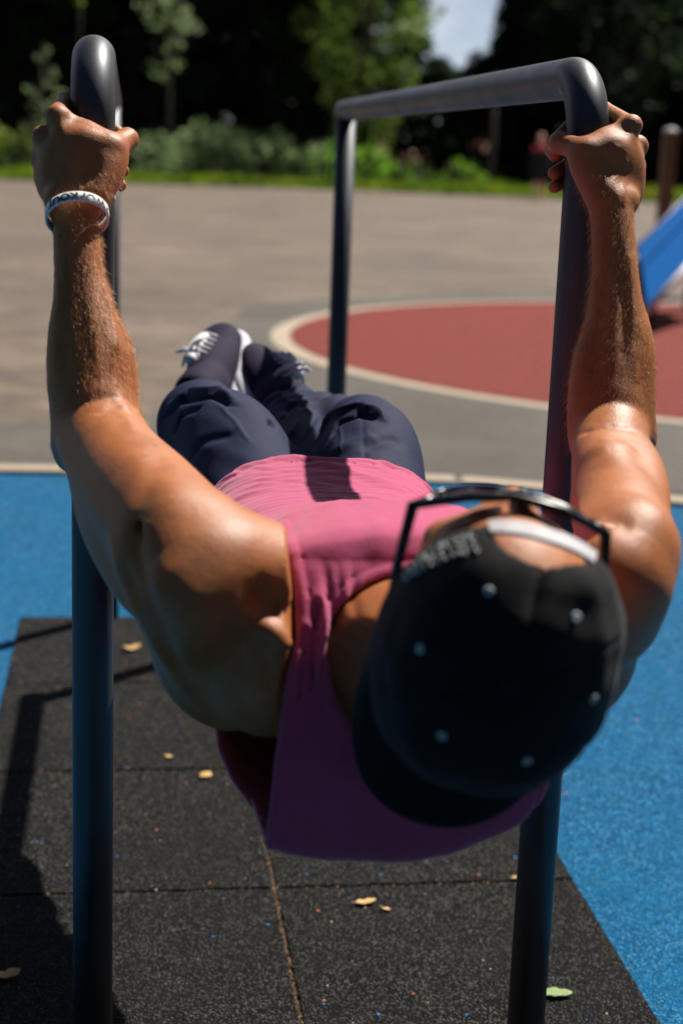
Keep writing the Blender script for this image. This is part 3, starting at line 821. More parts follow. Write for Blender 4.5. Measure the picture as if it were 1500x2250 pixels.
# ------------------------------------------------------------------ shoes
def shoe(ank, toe, sole_n, label):
    t = empty("shoe", ank, None); t.parent = person; t.matrix_basis = person.matrix_basis.inverted() @ Matrix.Translation(ank)
    if label: t["label"] = label
    ax = toe-ank; L = np.linalg.norm(ax); ax /= L
    n = np.array(sole_n, float); n -= ax*(n@ax); n /= np.linalg.norm(n); sd = np.cross(ax, n)
    K = 1.08
    def P(l, s, h): return ank+ax*l+sd*s*K-n*h*K
    up = Sdf(); so = Sdf(); tg = Sdf(); inner = Sdf()
    for q_ in (up, so, inner):
        q_.ell = (lambda c, r, ax_, k, f=q_: Sdf.ell(f, c, A(*r)*K, ax_, k)); q_.cap = (lambda a, b, r1, r2, k=.01, f=q_: Sdf.cap(f, a, b, r1*K, r2*K, k))
    up.ell(P(-.025, 0, .0), (.040, .036, .045), [ax, sd, n], k=.02)
    up.ell(P(.045, 0, -.004), (.080, .037, .042), [ax, sd, n], k=.02)
    up.ell(P(L*.72, .003, -.014), (.080, .045, .031), [ax, sd, n], k=.03)
    up.ell(P(L*.92, .004, -.018), (.045, .040, .026), [ax, sd, n], k=.02)
    up.cap(P(-.005, 0, .008), P(-.038, 0, .022), .037, .036, k=.02)
    inner.cap(P(-.055, 0, .034), P(-.12, 0, .06), .026, .030)
    fn = lambda Q: np.maximum(up.eval(Q), -inner.eval(Q))
    lo, hi = np.minimum(ank, toe)-.12, np.maximum(ank, toe)+.12
    V, F = surface(fn, lo, hi, .0028); link_mesh("upper", np_mesh("upper", V, F), M_SHOE, t)
    so.ell(P(-.022, 0, -.040), (.046, .040, .018), [ax, sd, n], k=.02)
    so.ell(P(.055, 0, -.040), (.095, .043, .020), [ax, sd, n], k=.02)
    so.ell(P(L*.72, .003, -.038), (.094, .053, .021), [ax, sd, n], k=.02)
    so.ell(P(L*.94, .004, -.036), (.048, .043, .016), [ax, sd, n], k=.02)
    V, F = surface(lambda Q: so.eval(Q), lo, hi, .0028); link_mesh("sole", np_mesh("sole", V, F), M_SOLE, t)
    # tongue, laces
    tg.chain([P(.030, 0, .047), P(.065, 0, .041), P(.110, 0, .026), P(.135, 0, .016)], [.011, .013, .014, .010], k=.004)
    V, F = surface(lambda Q: tg.eval(Q), lo, hi, .0028); link_mesh("tongue", np_mesh("tongue", V, F), M_LACE, t)
    m = MB()
    for i in range(5):
        l = .045+i*.020; h = .050-i*.0062
        m.tube([P(l-.006, -.024, h-.012), P(l, -.012, h-.001), P(l+.002, 0, h+.003), P(l, .012, h-.001), P(l-.006, .024, h-.012)], .0026, 8)
    for s in (-1, 1):
        m.tube([P(.055, 0, .050), P(.052, s*.012, .058), P(.060, s*.024, .056), P(.068, s*.022, .050), P(.062, s*.008, .049)], .0028, 8)
        m.tube([P(.055, 0, .050), P(.070, s*.014, .052), P(.084, s*.024, .042)], .0026, 8)
    m.build("lace", M_LACE, t, True)
    return t
shoe(W(455, 856, 2.66), W(470, 738, 2.80), (.64, .50, -.60), "left shoe with its pale sole edge turned to the right")
shoe(W(612, 882, 2.63), W(590, 790, 2.77), (-.66, .48, -.58), "right shoe with its pale sole edge turned to the left")
_rs = [o for o in COL.objects if o.name.startswith("shoe") and o.type == 'EMPTY'][-1]
m = MB(); m.tube([W(a_, b_, 2.615) for a_, b_ in [(604, 826), (618, 812), (640, 806), (656, 814), (674, 806), (664, 798), (646, 806), (636, 820), (612, 836)]], .0038, 8)
m.build("lace", M_LACE, _rs, True)
# socks
m = MB(); m.tube([AL-A(0, .06, -.0), AL, AL+A(0, .03, .0)], [.034, .033, .032], 20); m.build("sock", M_WHITE, person, True)
m = MB(); m.tube([AR-(AR-KR)*.2, AR, AR+A(-.01, .03, 0)], [.032, .032, .031], 20); m.build("sock", M_WHITE, person, True)

# ------------------------------------------------------------------ cap worn backwards
_ct = R(8)
Xk, Fk = Xd*math.cos(_ct)-Fd*math.sin(_ct), Fd*math.cos(_ct)+Xd*math.sin(_ct)
CAPI = np.array([Xk, Fk, U])
rC = A(.0920, .1120, .1050)
def capL(P): return (P-HC.astype(np.float32))@CAPI.T.astype(np.float32)
def rimU(y): return .000+.52*y
def cap_fn(P):
    x = capL(P); x = x-np.float32([0, -.004, .008])
    n = 2.25; q = x/rC.astype(np.float32)
    rho = (np.abs(q[..., 0])**n+np.abs(q[..., 1])**n+np.abs(q[..., 2])**n+1e-9)**(1/n)
    d = (rho-1)*.092
    th = np.arctan2(x[..., 0], x[..., 1]); rr = np.hypot(x[..., 0], x[..., 1])
    # six panel seams and soft dents
    seam = np.abs(((th+math.pi/6) % (math.pi/3))-math.pi/6)*rr
    seam = np.abs(((th) % (math.pi/3))-math.pi/6)
    d = d+.0013*np.exp(-((math.pi/6-seam)*rr/.0020)**2)
    d = d-.0016*vnoise(P, 45, 4)-.0014*vnoise(P, 90, 14)-.0022*np.clip((x[..., 1]-.02)/.05, 0, 1)*vnoise(P, 75, 24)+.0022*np.exp(-(x[..., 0]/.006)**2)*np.clip((x[..., 1]-.03)/.03, 0, 1)
    sh = np.abs(d)-.0020
    rim = rimU(x[..., 1])
    sh = np.maximum(sh, rim-x[..., 2])
    # half round opening over the forehead
    op = (np.hypot(x[..., 0]/.041, (x[..., 2]-.046)/.032)-1)*.035
    op = np.maximum(op, -x[..., 1])
    return np.maximum(sh, -op)
V, F = surface(cap_fn, HC-.14, HC+.14, .0019, extra=.014)
CAPV = V
cap_o = link_mesh("cap", np_mesh("cap", V, F), M_CAP, person)
def CP(th, u_or_phi, off=0.0):
    """point on the crown: th around (0 = front), phi from the button"""
    n = 2.25; s, c = math.sin(u_or_phi), math.cos(u_or_phi)
    v = A(s*math.sin(th), s*math.cos(th), c); q = v/rC
    t = 1/(np.abs(q)**n).sum()**(1/n)
    l = v*t; nl = np.sign(l)*np.abs(l/rC)**(n-1)/rC; nl /= np.linalg.norm(nl)
    l = l+nl*off+A(0, -.004, .008)
    return HC+Xk*l[0]+Fk*l[1]+U*l[2], Xk*nl[0]+Fk*nl[1]+U*nl[2]
def on_cap(p, n, off=.0006):
    d = CAPV-p; t = d@n; lat = np.linalg.norm(d-t[:, None]*n, axis=1); sel = (lat < .0035) & (np.abs(t) < .012)
    return p+n*((t[sel].max() if sel.any() else 0)+off)
def crown_u(th, u, off=0.0):
    lo_, hi_ = .02, 2.4
    for _ in range(40):
        md = (lo_+hi_)/2; p, n = CP(th, md, off)
        if (p-HC)@U-.008 > u: lo_ = md
        else: hi_ = md
    return p, n
def disc(name, p, n, r0, r1, th, mat, parent, seg=24):
    """a small ring"""
    n = Vector(n); q = n.to_track_quat('Z', 'Y').to_matrix(); m = MB(); V = []; prof = [(r0, 0), (r0, th), ((r0+r1)/2, th*1.3), (r1, th), (r1, 0)]
    for j in range(seg):
        a = 2*math.pi*j/seg
        for r, h in prof: V.append(Vector(p)+q @ Vector((r*math.cos(a), r*math.sin(a), h)))
    k = len(prof); F = [(j*k+i, ((j+1) % seg)*k+i, ((j+1) % seg)*k+i+1, j*k+i+1) for j in range(seg) for i in range(k-1)]
    m.add(V, F); return m.build(name, mat, parent, True)
for i in range(6):
    ph = .5
    for _ in range(30):
        p, n = CP(R(30+60*i), ph, .0015); q = (p-HC); lat = math.hypot(q@Xk, q@Fk+.004); ph += (.0640-lat)*6
    p = on_cap(p, n, .0002); disc("eyelet", p, n, .0011, .0036, .0009, M_EYE, cap_o)
m = MB(); p, n = CP(0, 0.0001, .002)
pts = [Vector(p)+Vector(n)*(-.001), Vector(p)+Vector(n)*.001, Vector(p)+Vector(n)*.003, Vector(p)+Vector(n)*.0042]
m.tube(pts, [.008, .0082, .006, .002], 20); m.build("button", M_CAP, cap_o, True)
# visor behind the head
m = MB(); nu, nv = 40, 12; V = []
for side in (0, 1):
    for i in range(nu+1):
        th = R(180-76+152*i/nu)
        for j in range(nv+1):
            w = j/nv; a = abs((i/nu-.5)*2)
            ext = .070*w*(1-a**3.8)**.5 if a < 1 else 0
            bx, by = rC[0]*math.sin(th)*1.0, rC[1]*math.cos(th)
            l = A(bx*(1+.10*w*(1-a)), by-.004-ext, 0)
            drop = rimU(by)+.010-.022*w-.018*(abs(l[0])/.085)**2*w
            l[2] = drop+(.0028 if side == 0 else 0)
            V.append(HC+Xk*l[0]+Fk*l[1]+U*l[2])
k = nv+1; off = (nu+1)*k
F = []
for i in range(nu):
    for j in range(nv):
        a_, b_, c_, d_ = i*k+j, (i+1)*k+j, (i+1)*k+j+1, i*k+j+1
        F += [(a_, b_, c_, d_), (off+d_, off+c_, off+b_, off+a_)]
    F.append((i*k+nv, (i+1)*k+nv, off+(i+1)*k+nv, off+i*k+nv))
    F.append(((i+1)*k, i*k, off+i*k, off+(i+1)*k))
m.add(V, F); m.build("visor", M_CAP, cap_o, True)
# plastic strap across the opening
m = MB(); V = []; nn = 30
for i in range(nn+1):
    th = R(-23+46*i/nn); yb = .1*math.cos(th)
    for (rr, u) in ((.0, .001), (.0024, .001), (.0024, .013), (0, .013)):
        p, n = crown_u(th, rimU(yb)+u, .0025+rr); V.append(p)
F = [(i*4+j, (i+1)*4+j, (i+1)*4+(j+1) % 4, i*4+(j+1) % 4) for i in range(nn) for j in range(4)]+[(0, 1, 2, 3), (nn*4+3, nn*4+2, nn*4+1, nn*4)]
m.add(V, F)
m.build("strap", simple('grey white strap', (.50, .48, .50), .65, var=.25, scale=120, bs=.3), cap_o)
# woven lettering beside the opening (too blurred to read in the photo)
m = MB()
rr_ = random.Random(5)
for row in range(3):
    for i in range(11):
        th = R(-66+i*3.5); u0 = rimU(.11*math.cos(th))+.006+row*.0062
        p, n = crown_u(th, u0, .0014); p2, _ = crown_u(th+R(rr_.uniform(-1.2, 1.2)), u0+.0045, .0014)
        p3, _ = crown_u(th+R(2.1), u0+rr_.choice((0, .0022, .0045)), .0014)
        p, p2, p3 = on_cap(p, n), on_cap(p2, n), on_cap(p3, n); m.tube([p, p2], .0006, 6); m.tube([p if i % 2 else p2, p3], .0006, 6)
m.build("embroidery", M_EMB, cap_o)

# ------------------------------------------------------------------ sunglasses
def hp(x, f, u): return tuple(H(x, f, u))
gl = empty("sunglasses", HC); gl.parent = person; gl.matrix_basis = person.matrix_basis.inverted() @ Matrix.Translation(HC)
m = MB()
def lens_outline(s):
    o = []
    for i in range(28):
        a = 2*math.pi*i/28
        x = s*(.036+.030*math.copysign(abs(math.cos(a))**.7, math.cos(a))); u = -.006+.021*math.copysign(abs(math.sin(a))**.7, math.sin(a))
        f = .112-.10*max(0, abs(x)-.012)-1.2*abs(x)**2
        o.append((x*.88-.006, f, u))
    return o
for s in (-1, 1):
    o = lens_outline(s); m.tube([hp(*q) for q in o]+[hp(*o[0])], .0033, 8, cap=False)
    me = MB(); c = (s*.036*.88-.006, .112-.0024-.0016, -.006)
    me.add([hp(*q) for q in o]+[hp(c[0], c[1]+.003, c[2])], [(i, (i+1) % 28, 28) for i in range(28)])
    lo_ = me.build("lens", M_LENS, gl, True); sm = lo_.modifiers.new("s", 'SOLIDIFY'); sm.thickness = .0016
    m.tube([hp(s*.058-.006, .102, .010), hp(s*.074-.007, .095, .013), hp(s*.0800-.005, .048, .010), hp(s*.085, .0, .0), hp(s*.084, -.030, -.012)], [.0050, .0048, .0040, .0032, .0030], 10)
m.tube([hp(-.012, .113, .006), hp(0, .117, .007), hp(.012, .113, .006)], .0026, 8)
m.tube([hp(-.079, .096, .0145), hp(-.04, .108, .0165), hp(-.006, .113, .015), hp(.03, .109, .0165), hp(.067, .096, .0145)], .0036, 8)
m.build("frame", M_FRAME, gl, True)

# ------------------------------------------------------------------ wristband
fa = W(172, 560, 1.66)-W(166, 440, 1.702); fa /= np.linalg.norm(fa)
bc = W(170, 474, 1.688); bn = -fa
e1 = np.cross(bn, A(0, -1, .5)); e1 /= np.linalg.norm(e1)
if e1[0] < 0: e1 = -e1
e2 = np.cross(bn, e1)
if e2[1] > 0: e2 = -e2
RBX, RBY, BWD = .0315, .0285, .0060
def band(th, r, h):
    return bc+e1*(RBX+r)*math.cos(th)+e2*(RBY+r)*math.sin(th)+bn*h+bn*.004*math.sin(th)
m = MB(); V = []; prof = [(0, -BWD), (.0019, -BWD*.9), (.0021, 0), (.0019, BWD*.9), (0, BWD)]; seg = 64
for j in range(seg):
    th = 2*math.pi*j/seg
    for r, h in prof: V.append(band(th, r, h))
k = 5; m.add(V, [(j*k+i, ((j+1) % seg)*k+i, ((j+1) % seg)*k+(i+1) % k, j*k+(i+1) % k) for j in range(seg) for i in range(k)])
wb = m.build("wristband", M_WHITE, person, True)
fc = bpy.data.curves.new("lettering", 'FONT'); fc.body = "\u2022 WORKOUT"; fc.size = .0112; fc.extrude = 0; fc.align_x = 'CENTER'; fc.align_y = 'CENTER'; fc.offset = .00042
fo = bpy.data.objects.new("lettering_source", fc); COL.objects.link(fo)
dg = bpy.context.evaluated_depsgraph_get(); me = bpy.data.meshes.new_from_object(fo.evaluated_get(dg))
bpy.data.objects.remove(fo)
bm = bmesh.new(); bm.from_mesh(me); bmesh.ops.subdivide_edges(bm, edges=list(bm.edges), cuts=2); bmesh.ops.triangulate(bm, faces=list(bm.faces))
hand_s = 1 if np.dot(np.cross(e1, e2), bn) > 0 else -1
for v in bm.verts:
    x, y = v.co.x*1.12, v.co.y
    th = math.pi/2-R(6)-(-x)/RBX*1.0       # letters stand upside down, tops towards the elbow
    th = math.pi/2-x/RBX-R(14)*-1
    th = math.pi/2+x/RBX-R(8)
    p = band(th, .0024, -y)
    v.co = Vector(p)
bm.to_mesh(me); bm.free()
link_mesh("lettering", me, M_INK, wb, False)

# ------------------------------------------------------------------ ground
def sheet(name, pts, z, mat, label=None):
    me = bpy.data.meshes.new(name); me.from_pydata([(x, y, z) for x, y in pts], [], [tuple(range(len(pts)))]); me.update()
    return tag(link_mesh(name, me, mat, None, False), label, None, None, "structure")
m = MB(); m.add([(-900, -900, 0), (900, -900, 0), (900, 1500, 0), (-900, 1500, 0)], [(0, 1, 2, 3)])
tag(m.build("ground", M_ASPH), "beige worn asphalt of the yard", None, None, "structure")
# darker grey asphalt: the band beyond the blue surface and the ring round the red circle
CC, CR = (4.15, 9.62), 3.24
pts = [(-30, 5.55), (30, 5.0), (30, 9)]
def arc(c, r, a0, a1, n): return [(c[0]+r*math.cos(R(a0+(a1-a0)*i/n)), c[1]+r*math.sin(R(a0+(a1-a0)*i/n))) for i in range(n+1)]
pts = [(-30, 5.58), (-.2, 5.60), (1.4, 5.42), (30, 1.0), (30, 12)]+arc((4.3, 9.5), 4.05, 40, 148, 24)+[(.62, 9.9), (.40, 8.6), (.25, 7.5), (.10, 6.85), (-.5, 6.66), (-30, 6.7)]
sheet("grey_asphalt", pts, .004, M_GREY, "darker grey asphalt band round the red circle")
sheet("court_line", arc(CC, CR, 0, 358, 119), .008, M_KERB, "pale rim line of the red circle")
sheet("red_court", arc(CC, CR-.125, 0, 358, 119), .012, M_RED, "round red rubber play surface")
# blue safety surface and its kerb
edge = [(-30, 5.60), (-1.5, 5.58), (-.2, 5.55), (.6, 5.50), (1.2, 5.42), (1.6, 5.26), (2.0, 5.06), (2.6, 4.72), (3.4, 4.1), (4.4, 3.1), (5.2, 1.6), (5.6, -.5), (5.6, -30)]
sheet("blue_surface", edge+[(-30, -30)], .008, M_BLUE, "bright blue rubber safety surface under the bars")
m = MB()
for i in range(len(edge)-1):
    a, b = Vector((*edge[i], 0)), Vector((*edge[i+1], 0)); L = (b-a).length; n = max(1, round(L/.62)) if L < 8 else 1
    t = (b-a).normalized(); o = Vector((-t.y, t.x, 0))
    if o.y < 0 and abs(o.y) > .3: o = -o
    if abs(o.y) <= .3 and o.x < 0: o = -o
    for k in range(n):
        p = a+t*(L*(k+.5)/n)
        rot = Matrix((t, o, (0, 0, 1))).transposed()
        m.box(p+o*.055+Vector((0, 0, .0)), (L/n/2-.004, .05, .024), rot, .006)
tag(m.build("kerb", M_KERB), "pale concrete edging between the blue surface and the asphalt", None, None, "structure")

# black rubber tiles: bevelled 0.5 m squares with open joints
def tile_mat_mesh():
    m = MB(); X0, Y1 = -.256, 3.803; g = .004; bv = .005
    rr = random.Random(3)
    for i in range(2):
        for j in range(14):
            x0 = X0+.5*i+g*(.6 if i else 0); x1 = X0+.5*(i+1)-g*(.6 if not i else 0); y1 = Y1-.5*j-g; y0 = Y1-.5*(j+1)+g*.4
            z = .015+rr.uniform(-.0006, .0006); n = 10
            o = []
            for (ax, ay, bx, by) in ((x0, y0, x1, y0), (x1, y0, x1, y1), (x1, y1, x0, y1), (x0, y1, x0, y0)):
                for k in range(n*5):
                    t = k/(n*5); o.append((ax+(bx-ax)*t+rr.uniform(-.0014, .0014), ay+(by-ay)*t+rr.uniform(-.0014, .0014)))
            c = ((x0+x1)/2, (y0+y1)/2); V = []
            for (px, py) in o: V.append((px, py, .0085))
            for (px, py) in o: V.append((px, py, z-bv*.8))
            for (px, py) in o: V.append((c[0]+(px-c[0])*(1-bv*2), c[1]+(py-c[1])*(1-bv*2), z))
            K = len(o); F = [(r*K+q, r*K+(q+1) % K, (r+1)*K+(q+1) % K, (r+1)*K+q) for r in range(2) for q in range(K)]+[tuple(2*K+q for q in range(K))]
            m.add(V, F)
    return m
tag(tile_mat_mesh().build("rubber_paving", M_MAT), "black rubber paving squares in two rows between the bar posts", None, None, "structure")
M_SAND = simple("joint sand", (.035, .024, .015), .9, var=.5, scale=200, bs=.4)
sheet("joint_bed", [(-.250, -3.1), (.738, -3.1), (.738, 3.797), (-.250, 3.797)], .0105, M_SAND, "brown grit bed showing in the joints of the rubber paving")
# grit caught in the joints and loose crumbs
M_GRIT = simple("wood grit", (.34, .20, .10), .8, var=.5, scale=300, bs=0)
M_GBLUE = simple("blue crumbs", (.03, .28, .75), .8, var=.3, bs=0)
def grit(name, label, mat, n, seed, fn, size):
    rr = random.Random(seed); m = MB()
    for _ in range(n):
        x, y, z = fn(rr); s = rr.uniform(.4, 1)*size
        q = Euler((rr.uniform(0, 6), rr.uniform(0, 6), rr.uniform(0, 6))).to_matrix()
        pts = [q @ Vector((s*rr.uniform(.6, 1.6), 0, 0)), q @ Vector((-s*.6, s*rr.uniform(.4, 1), 0)), q @ Vector((-s*.4, -s, 0)), q @ Vector((0, 0, s*.8))]
        m.add([Vector((x, y, z))+p for p in pts], [(0, 1, 3), (1, 2, 3), (2, 0, 3), (0, 2, 1)])
    tag(m.build(name, mat), label, "debris", None, "stuff")
def in_joint(rr):
    if rr.random() < .6: return (.244+rr.uniform(-.0022, .0022), rr.uniform(1.4, 3.3), .010+rr.uniform(0, .004))
    return (rr.uniform(-.25, .74), 3.803-.5*rr.choice((1, 2, 3, 4))+rr.uniform(-.004, .001), .010+rr.uniform(0, .004))
grit("joint_grit", "brown wood grit and sand caught in the rubber paving joints", M_GRIT, 1500, 4, in_joint, .0028)
grit("loose_crumbs", "pale loose crumbs scattered on the black rubber", M_GRIT, 260, 5, lambda rr: (rr.uniform(-.3, .9), rr.uniform(1.6, 3.9), .016), .0026)
grit("rubber_crumbs", "tiny blue rubber crumbs scattered on the black squares", M_GBLUE, 90, 6, lambda rr: (rr.uniform(-.25, .74), rr.uniform(1.6, 3.4), .016), .0022)

# ------------------------------------------------------------------ fallen leaves
M_LEAFY = simple("dry yellow leaf", (.50, .31, .11), .7, var=.25, scale=90, bs=.4)
M_LEAFG = simple("fresh green leaf", (.20, .27, .10), .6, var=.2, scale=90, bs=.4)
def G(px, py, z=.017):
    d = _f+_r2*((px-750)/3412)-_u2*((py-1125)/3412); t = (z-CAM_H)/d.z; return Vector((d.x*t, d.y*t, z))
def leaf(p, L, Wd, rot, mat, label, curl=.3, lobes=0, seed=0):
    L *= .85; Wd *= .9; m = MB(); rr = random.Random(seed); n = 10; V = []; q = Euler((0, 0, rot)).to_matrix()
    for i in range(n+1):
        t = i/n; w = Wd*math.sin(math.pi*min(1, t*.93+.03))**.8*(1+(.35*abs(math.sin(t*math.pi*lobes)) if lobes else 0)-.15*(lobes > 0))
        z = curl*L*(t-.5)**2+.001
        for s, dz in ((-1, .25), (0, 0), (1, .25)):
            V.append(p+q @ Vector(((t-.5)*L, s*w*(1+rr.uniform(-.12, .12)), z+dz*w+rr.uniform(0, .001))))
    F = [(i*3+j, (i+1)*3+j, (i+1)*3+j+1, i*3+j+1) for i in range(n) for j in range(2)]
    m.add(V, F); m.tube([p+q @ Vector((-L*.5, 0, curl*L*.25+.001)), p+q @ Vector((-L*.72, .003, .004))], .0007, 6)
    o = m.build("fallen_leaf", mat, None, True); sm = o.modifiers.new("s", 'SOLIDIFY'); sm.thickness = .0005
    tag(o, label, "leaf", "fallen leaves on the rubber paving"); return o
leaf(G(290, 1427), .050, .014, .4, M_LEAFY, "curled pale yellow leaf beside the left bar, farthest of the leaves", .9, 2, 1)
leaf(G(452, 1706), .032, .013, 1.0, M_LEAFY, "broken cream leaf lying on the joint under the elbow", .5, 0, 2)
leaf(G(371, 1664), .018, .006, -.5, M_LEAFY, "small orange leaf scrap between the bar and the cream leaf", .4, 0, 3)
leaf(G(802, 1984), .042, .008, .25, M_LEAFY, "long dry yellow leaf just in front of the joint under the shirt", .35, 2, 4)
leaf(G(848, 1999), .016, .005, -.5, M_LEAFY, "tiny pale leaf scrap beside the long dry leaf", .3, 0, 5)
leaf(G(1215, 2185), .062, .012, -.15, M_LEAFG, "green jagged leaf beside the foot of the right bar", .2, 3, 6)
leaf(G(18, 2145), .046, .012, .5, M_LEAFY, "brown dry leaf in the shadow at the lower left", .4, 2, 7)
leaf(G(1130, 1930), .014, .005, .3, M_LEAFY, "orange leaf crumb touching the right bar post", .3, 0, 8)

# ------------------------------------------------------------------ vegetation
def leaf_mat(name, c0, c1, c2):
    m, nt, b = new_mat(name); v = coords(nt)
    n = noise(nt, v, .9, 3, .6); n2 = noise(nt, v, 9, 2, .7)
    c = ramp(nt, n, [(.32, c0), (.52, c1), (.72, c2)])
    c = mix(nt, .5, c, mix(nt, 1, c, ramp(nt, n2, [(.3, .5), (.7, 1.4)]), 'MULTIPLY'))
    nt.links.new(c, b.inputs["Base Color"]); b.inputs["Roughness"].default_value = .55
    b.inputs["Specular IOR Level"].default_value = .35
    tl = N(nt, "ShaderNodeBsdfTranslucent"); nt.links.new(c, tl.inputs[0])
    ms = N(nt, "ShaderNodeMixShader"); ms.inputs[0].default_value = .6
    out = [x for x in nt.nodes if x.type == 'OUTPUT_MATERIAL'][0]
    nt.links.new(b.outputs[0], ms.inputs[1]); nt.links.new(tl.outputs[0], ms.inputs[2]); nt.links.new(ms.outputs[0], out.inputs[0])
    return m
L_DARK = leaf_mat("dark needles", (.010, .020, .008), (.016, .032, .012), (.026, .048, .016))
L_GREY = leaf_mat("grey green leaves", (.13, .21, .075), (.25, .36, .15), (.42, .50, .28))
L_GREEN = leaf_mat("bright green leaves", (.12, .26, .02), (.20, .40, .03), (.30, .50, .05))
L_MID = leaf_mat("mid green leaves", (.05, .10, .015), (.12, .20, .03), (.28, .34, .06))
L_GRASS = leaf_mat("grass blades", (.10, .18, .012), (.18, .28, .02), (.36, .32, .04))
M_BARK = simple("bark", (.05, .035, .025), .9, var=.4, scale=12, bs=.6, bd=.02)

def leaves_mesh(name, pts, size, droop=0, seed=0, asp=.45):
    r = np.random.default_rng(seed); n = len(pts)
    a = r.normal(size=(n, 3)); a[:, 2] -= droop; a /= np.linalg.norm(a, axis=1, keepdims=True)
    b = np.cross(a, r.normal(size=(n, 3))); b /= np.linalg.norm(b, axis=1, keepdims=True)
    s = size*r.uniform(.55, 1.4, (n, 1))
    c = np.cross(a, b)*r.uniform(-.25, .25, (n, 1))
    V = np.stack([pts-a*s, pts+b*s*asp+c*s, pts+a*s, pts-b*s*asp+c*s], 1).reshape(-1, 3)
    F = np.arange(4*n).reshape(n, 4)
    return np_mesh(name, V, F)
def cloud(r, clumps, per):
    out = []
    for (c, rad) in clumps:
        n = max(8, int(per*rad**2)); d = r.normal(size=(n, 3)); d /= np.linalg.norm(d, axis=1, keepdims=True)
        q = rad*r.uniform(.35, 1.0, (n, 1))**.6
        out.append(np.array(c)+d*q*np.array([1, 1, .8]))
    return np.concatenate(out)
def px_at(px, py, Y): return W(px, py, Y)

def tree(name, label, x, y, h, w, base, mat, seed, n=90, per=220, leaf=.16, conifer=False, group=None, droop=.0, trunk_r=.22):
    r = np.random.default_rng(seed)
    t = empty(name, (x, y, 0), label, "tree", group)
    clumps = []
    for i in range(n):
        f = r.random()
        z = base+(h-base)*f
        ww = w*((1-f)**.75*1.0+.06) if conifer else w*math.sqrt(max(.08, 1-(2*f-1)**2))*r.uniform(.8, 1.1)
        a = r.uniform(0, 2*math.pi); q = ww*math.sqrt(r.uniform(.15, 1))
        clumps.append(((x+q*math.cos(a), y+q*math.sin(a), z-(.18*q if conifer else 0)), r.uniform(.45, .95)*(.9 if conifer else 1.0)*(w/2.6)))
    link_mesh("crown", leaves_mesh("crown", cloud(r, clumps, per), leaf, droop, seed), mat, t, False)
    m = MB(); m.tube([(x, y, -.1), (x+.05, y, h*.3), (x-.05, y+.05, h*.65), (x, y, h*.93)], [trunk_r*1.2, trunk_r, trunk_r*.6, .04], 10)
    for i in range(9):
        a = r.uniform(0, 6.28); z = base+(h-base)*(.05+.09*i); l = w*.7*(1-.07*i)
        m.tube([(x, y, z), (x+l*.5*math.cos(a), y+l*.5*math.sin(a), z+.3), (x+l*math.cos(a), y+l*math.sin(a), z+(.1 if conifer else .9))], [trunk_r*.4, trunk_r*.25, .02], 6)
    m.build("trunk", M_BARK, t, True)
    return t
def bush(label, px, Y, w, h, mat, seed, per=320, leaf=.09, group="shrubs along the yard edge", upright=.6, name="shrub", n=16):
    r = np.random.default_rng(seed); p = px_at(px, 420, Y); x = p[0]
    t = empty(name, (x, Y, 0), label, "shrub", group); clumps = []
    for i in range(n):
        a = r.uniform(0, 6.28); q = w*.5*math.sqrt(r.random()); f = r.random()
        clumps.append(((x+q*math.cos(a), Y+q*.6*math.sin(a), .12+h*(.05+.85*f*(1-.5*(q/(w*.5))**2))), r.uniform(.22, .42)*h*.6))
    link_mesh("foliage", leaves_mesh("foliage", cloud(r, clumps, per), leaf, -upright, seed), mat, t, False)
    m = MB()
    for i in range(7):
        a = r.uniform(0, 6.28); m.tube([(x, Y, -.02), (x+.2*w*math.cos(a), Y+.1*math.sin(a), h*.4), (x+.4*w*math.cos(a), Y+.2*w*math.sin(a), h*.85)], [.03, .02, .006], 6)
    m.build("stems", M_BARK, t, True)
    return t
def X(px, Y): return W(px, 330, Y)[0]
# rear wall of dark evergreens
dk = [(-170, 61), (-10, 63), (120, 60), (250, 62), (390, 60), (520, 63), (650, 61), (780, 66), (1130, 62), (1240, 66), (1300, 60), (1420, 63), (1530, 61), (1660, 62)]
where = ["beyond the left edge of the yard", "behind the far left shrubs", "behind the left gripping hand", "right of the left bar top", "behind the hanging grey foliage",
         "above the grey green shrubs", "left of the pale green tree", "behind the pale green tree", "just right of the sky gap", "behind the small far person",
         "behind the bend of the right bar", "right of the right gripping hand", "behind the wooden post", "beyond the right edge of the yard"]
for i, (px, Y) in enumerate(dk):
    r_ = random.Random(40+i); gap = 900 < px < 1250
    tree("evergreen_tree", "dark evergreen tree "+where[i], X(px, Y), Y, (7.6 if gap else 11.5)+r_.uniform(-.6, 1), 2.7 if not gap else 2.2, .3, L_DARK, 100+i, n=150, per=210, leaf=.22, conifer=gap, group="dark evergreens behind the yard")
tree("evergreen_tree", "tall dark evergreen with sky specks showing through at the upper right", X(1330, 55), 55, 11, 3.0, 2.6, L_DARK, 301, n=85, per=120, leaf=.20, group="dark evergreens behind the yard", droop=.5)
tree("leafy_tree", "sunlit yellow green tree left of the sky gap", X(800, 54), 54, 10.5, 2.3, 1.4, L_MID, 302, n=80, per=160, leaf=.14, droop=.4)
tree("leafy_tree", "slim tree with pale grey green foliage hanging above the shrubs", X(368, 52), 52, 7.8, 1.15, 3.2, L_GREY, 303, n=30, per=150, leaf=.11, droop=1.0, trunk_r=.07)
tree("leafy_tree", "small pale leafed sapling behind the left hand", X(95, 50), 50, 3.7, .7, 1.2, L_GREY, 304, n=14, per=170, leaf=.10, droop=.6, trunk_r=.05)
tree("leafy_tree", "bright green sapling top at the upper left", X(180, 50), 50, 6.6, .4, 5.0, L_GREEN, 305, n=4, per=220, leaf=.10, droop=.6, trunk_r=.05)
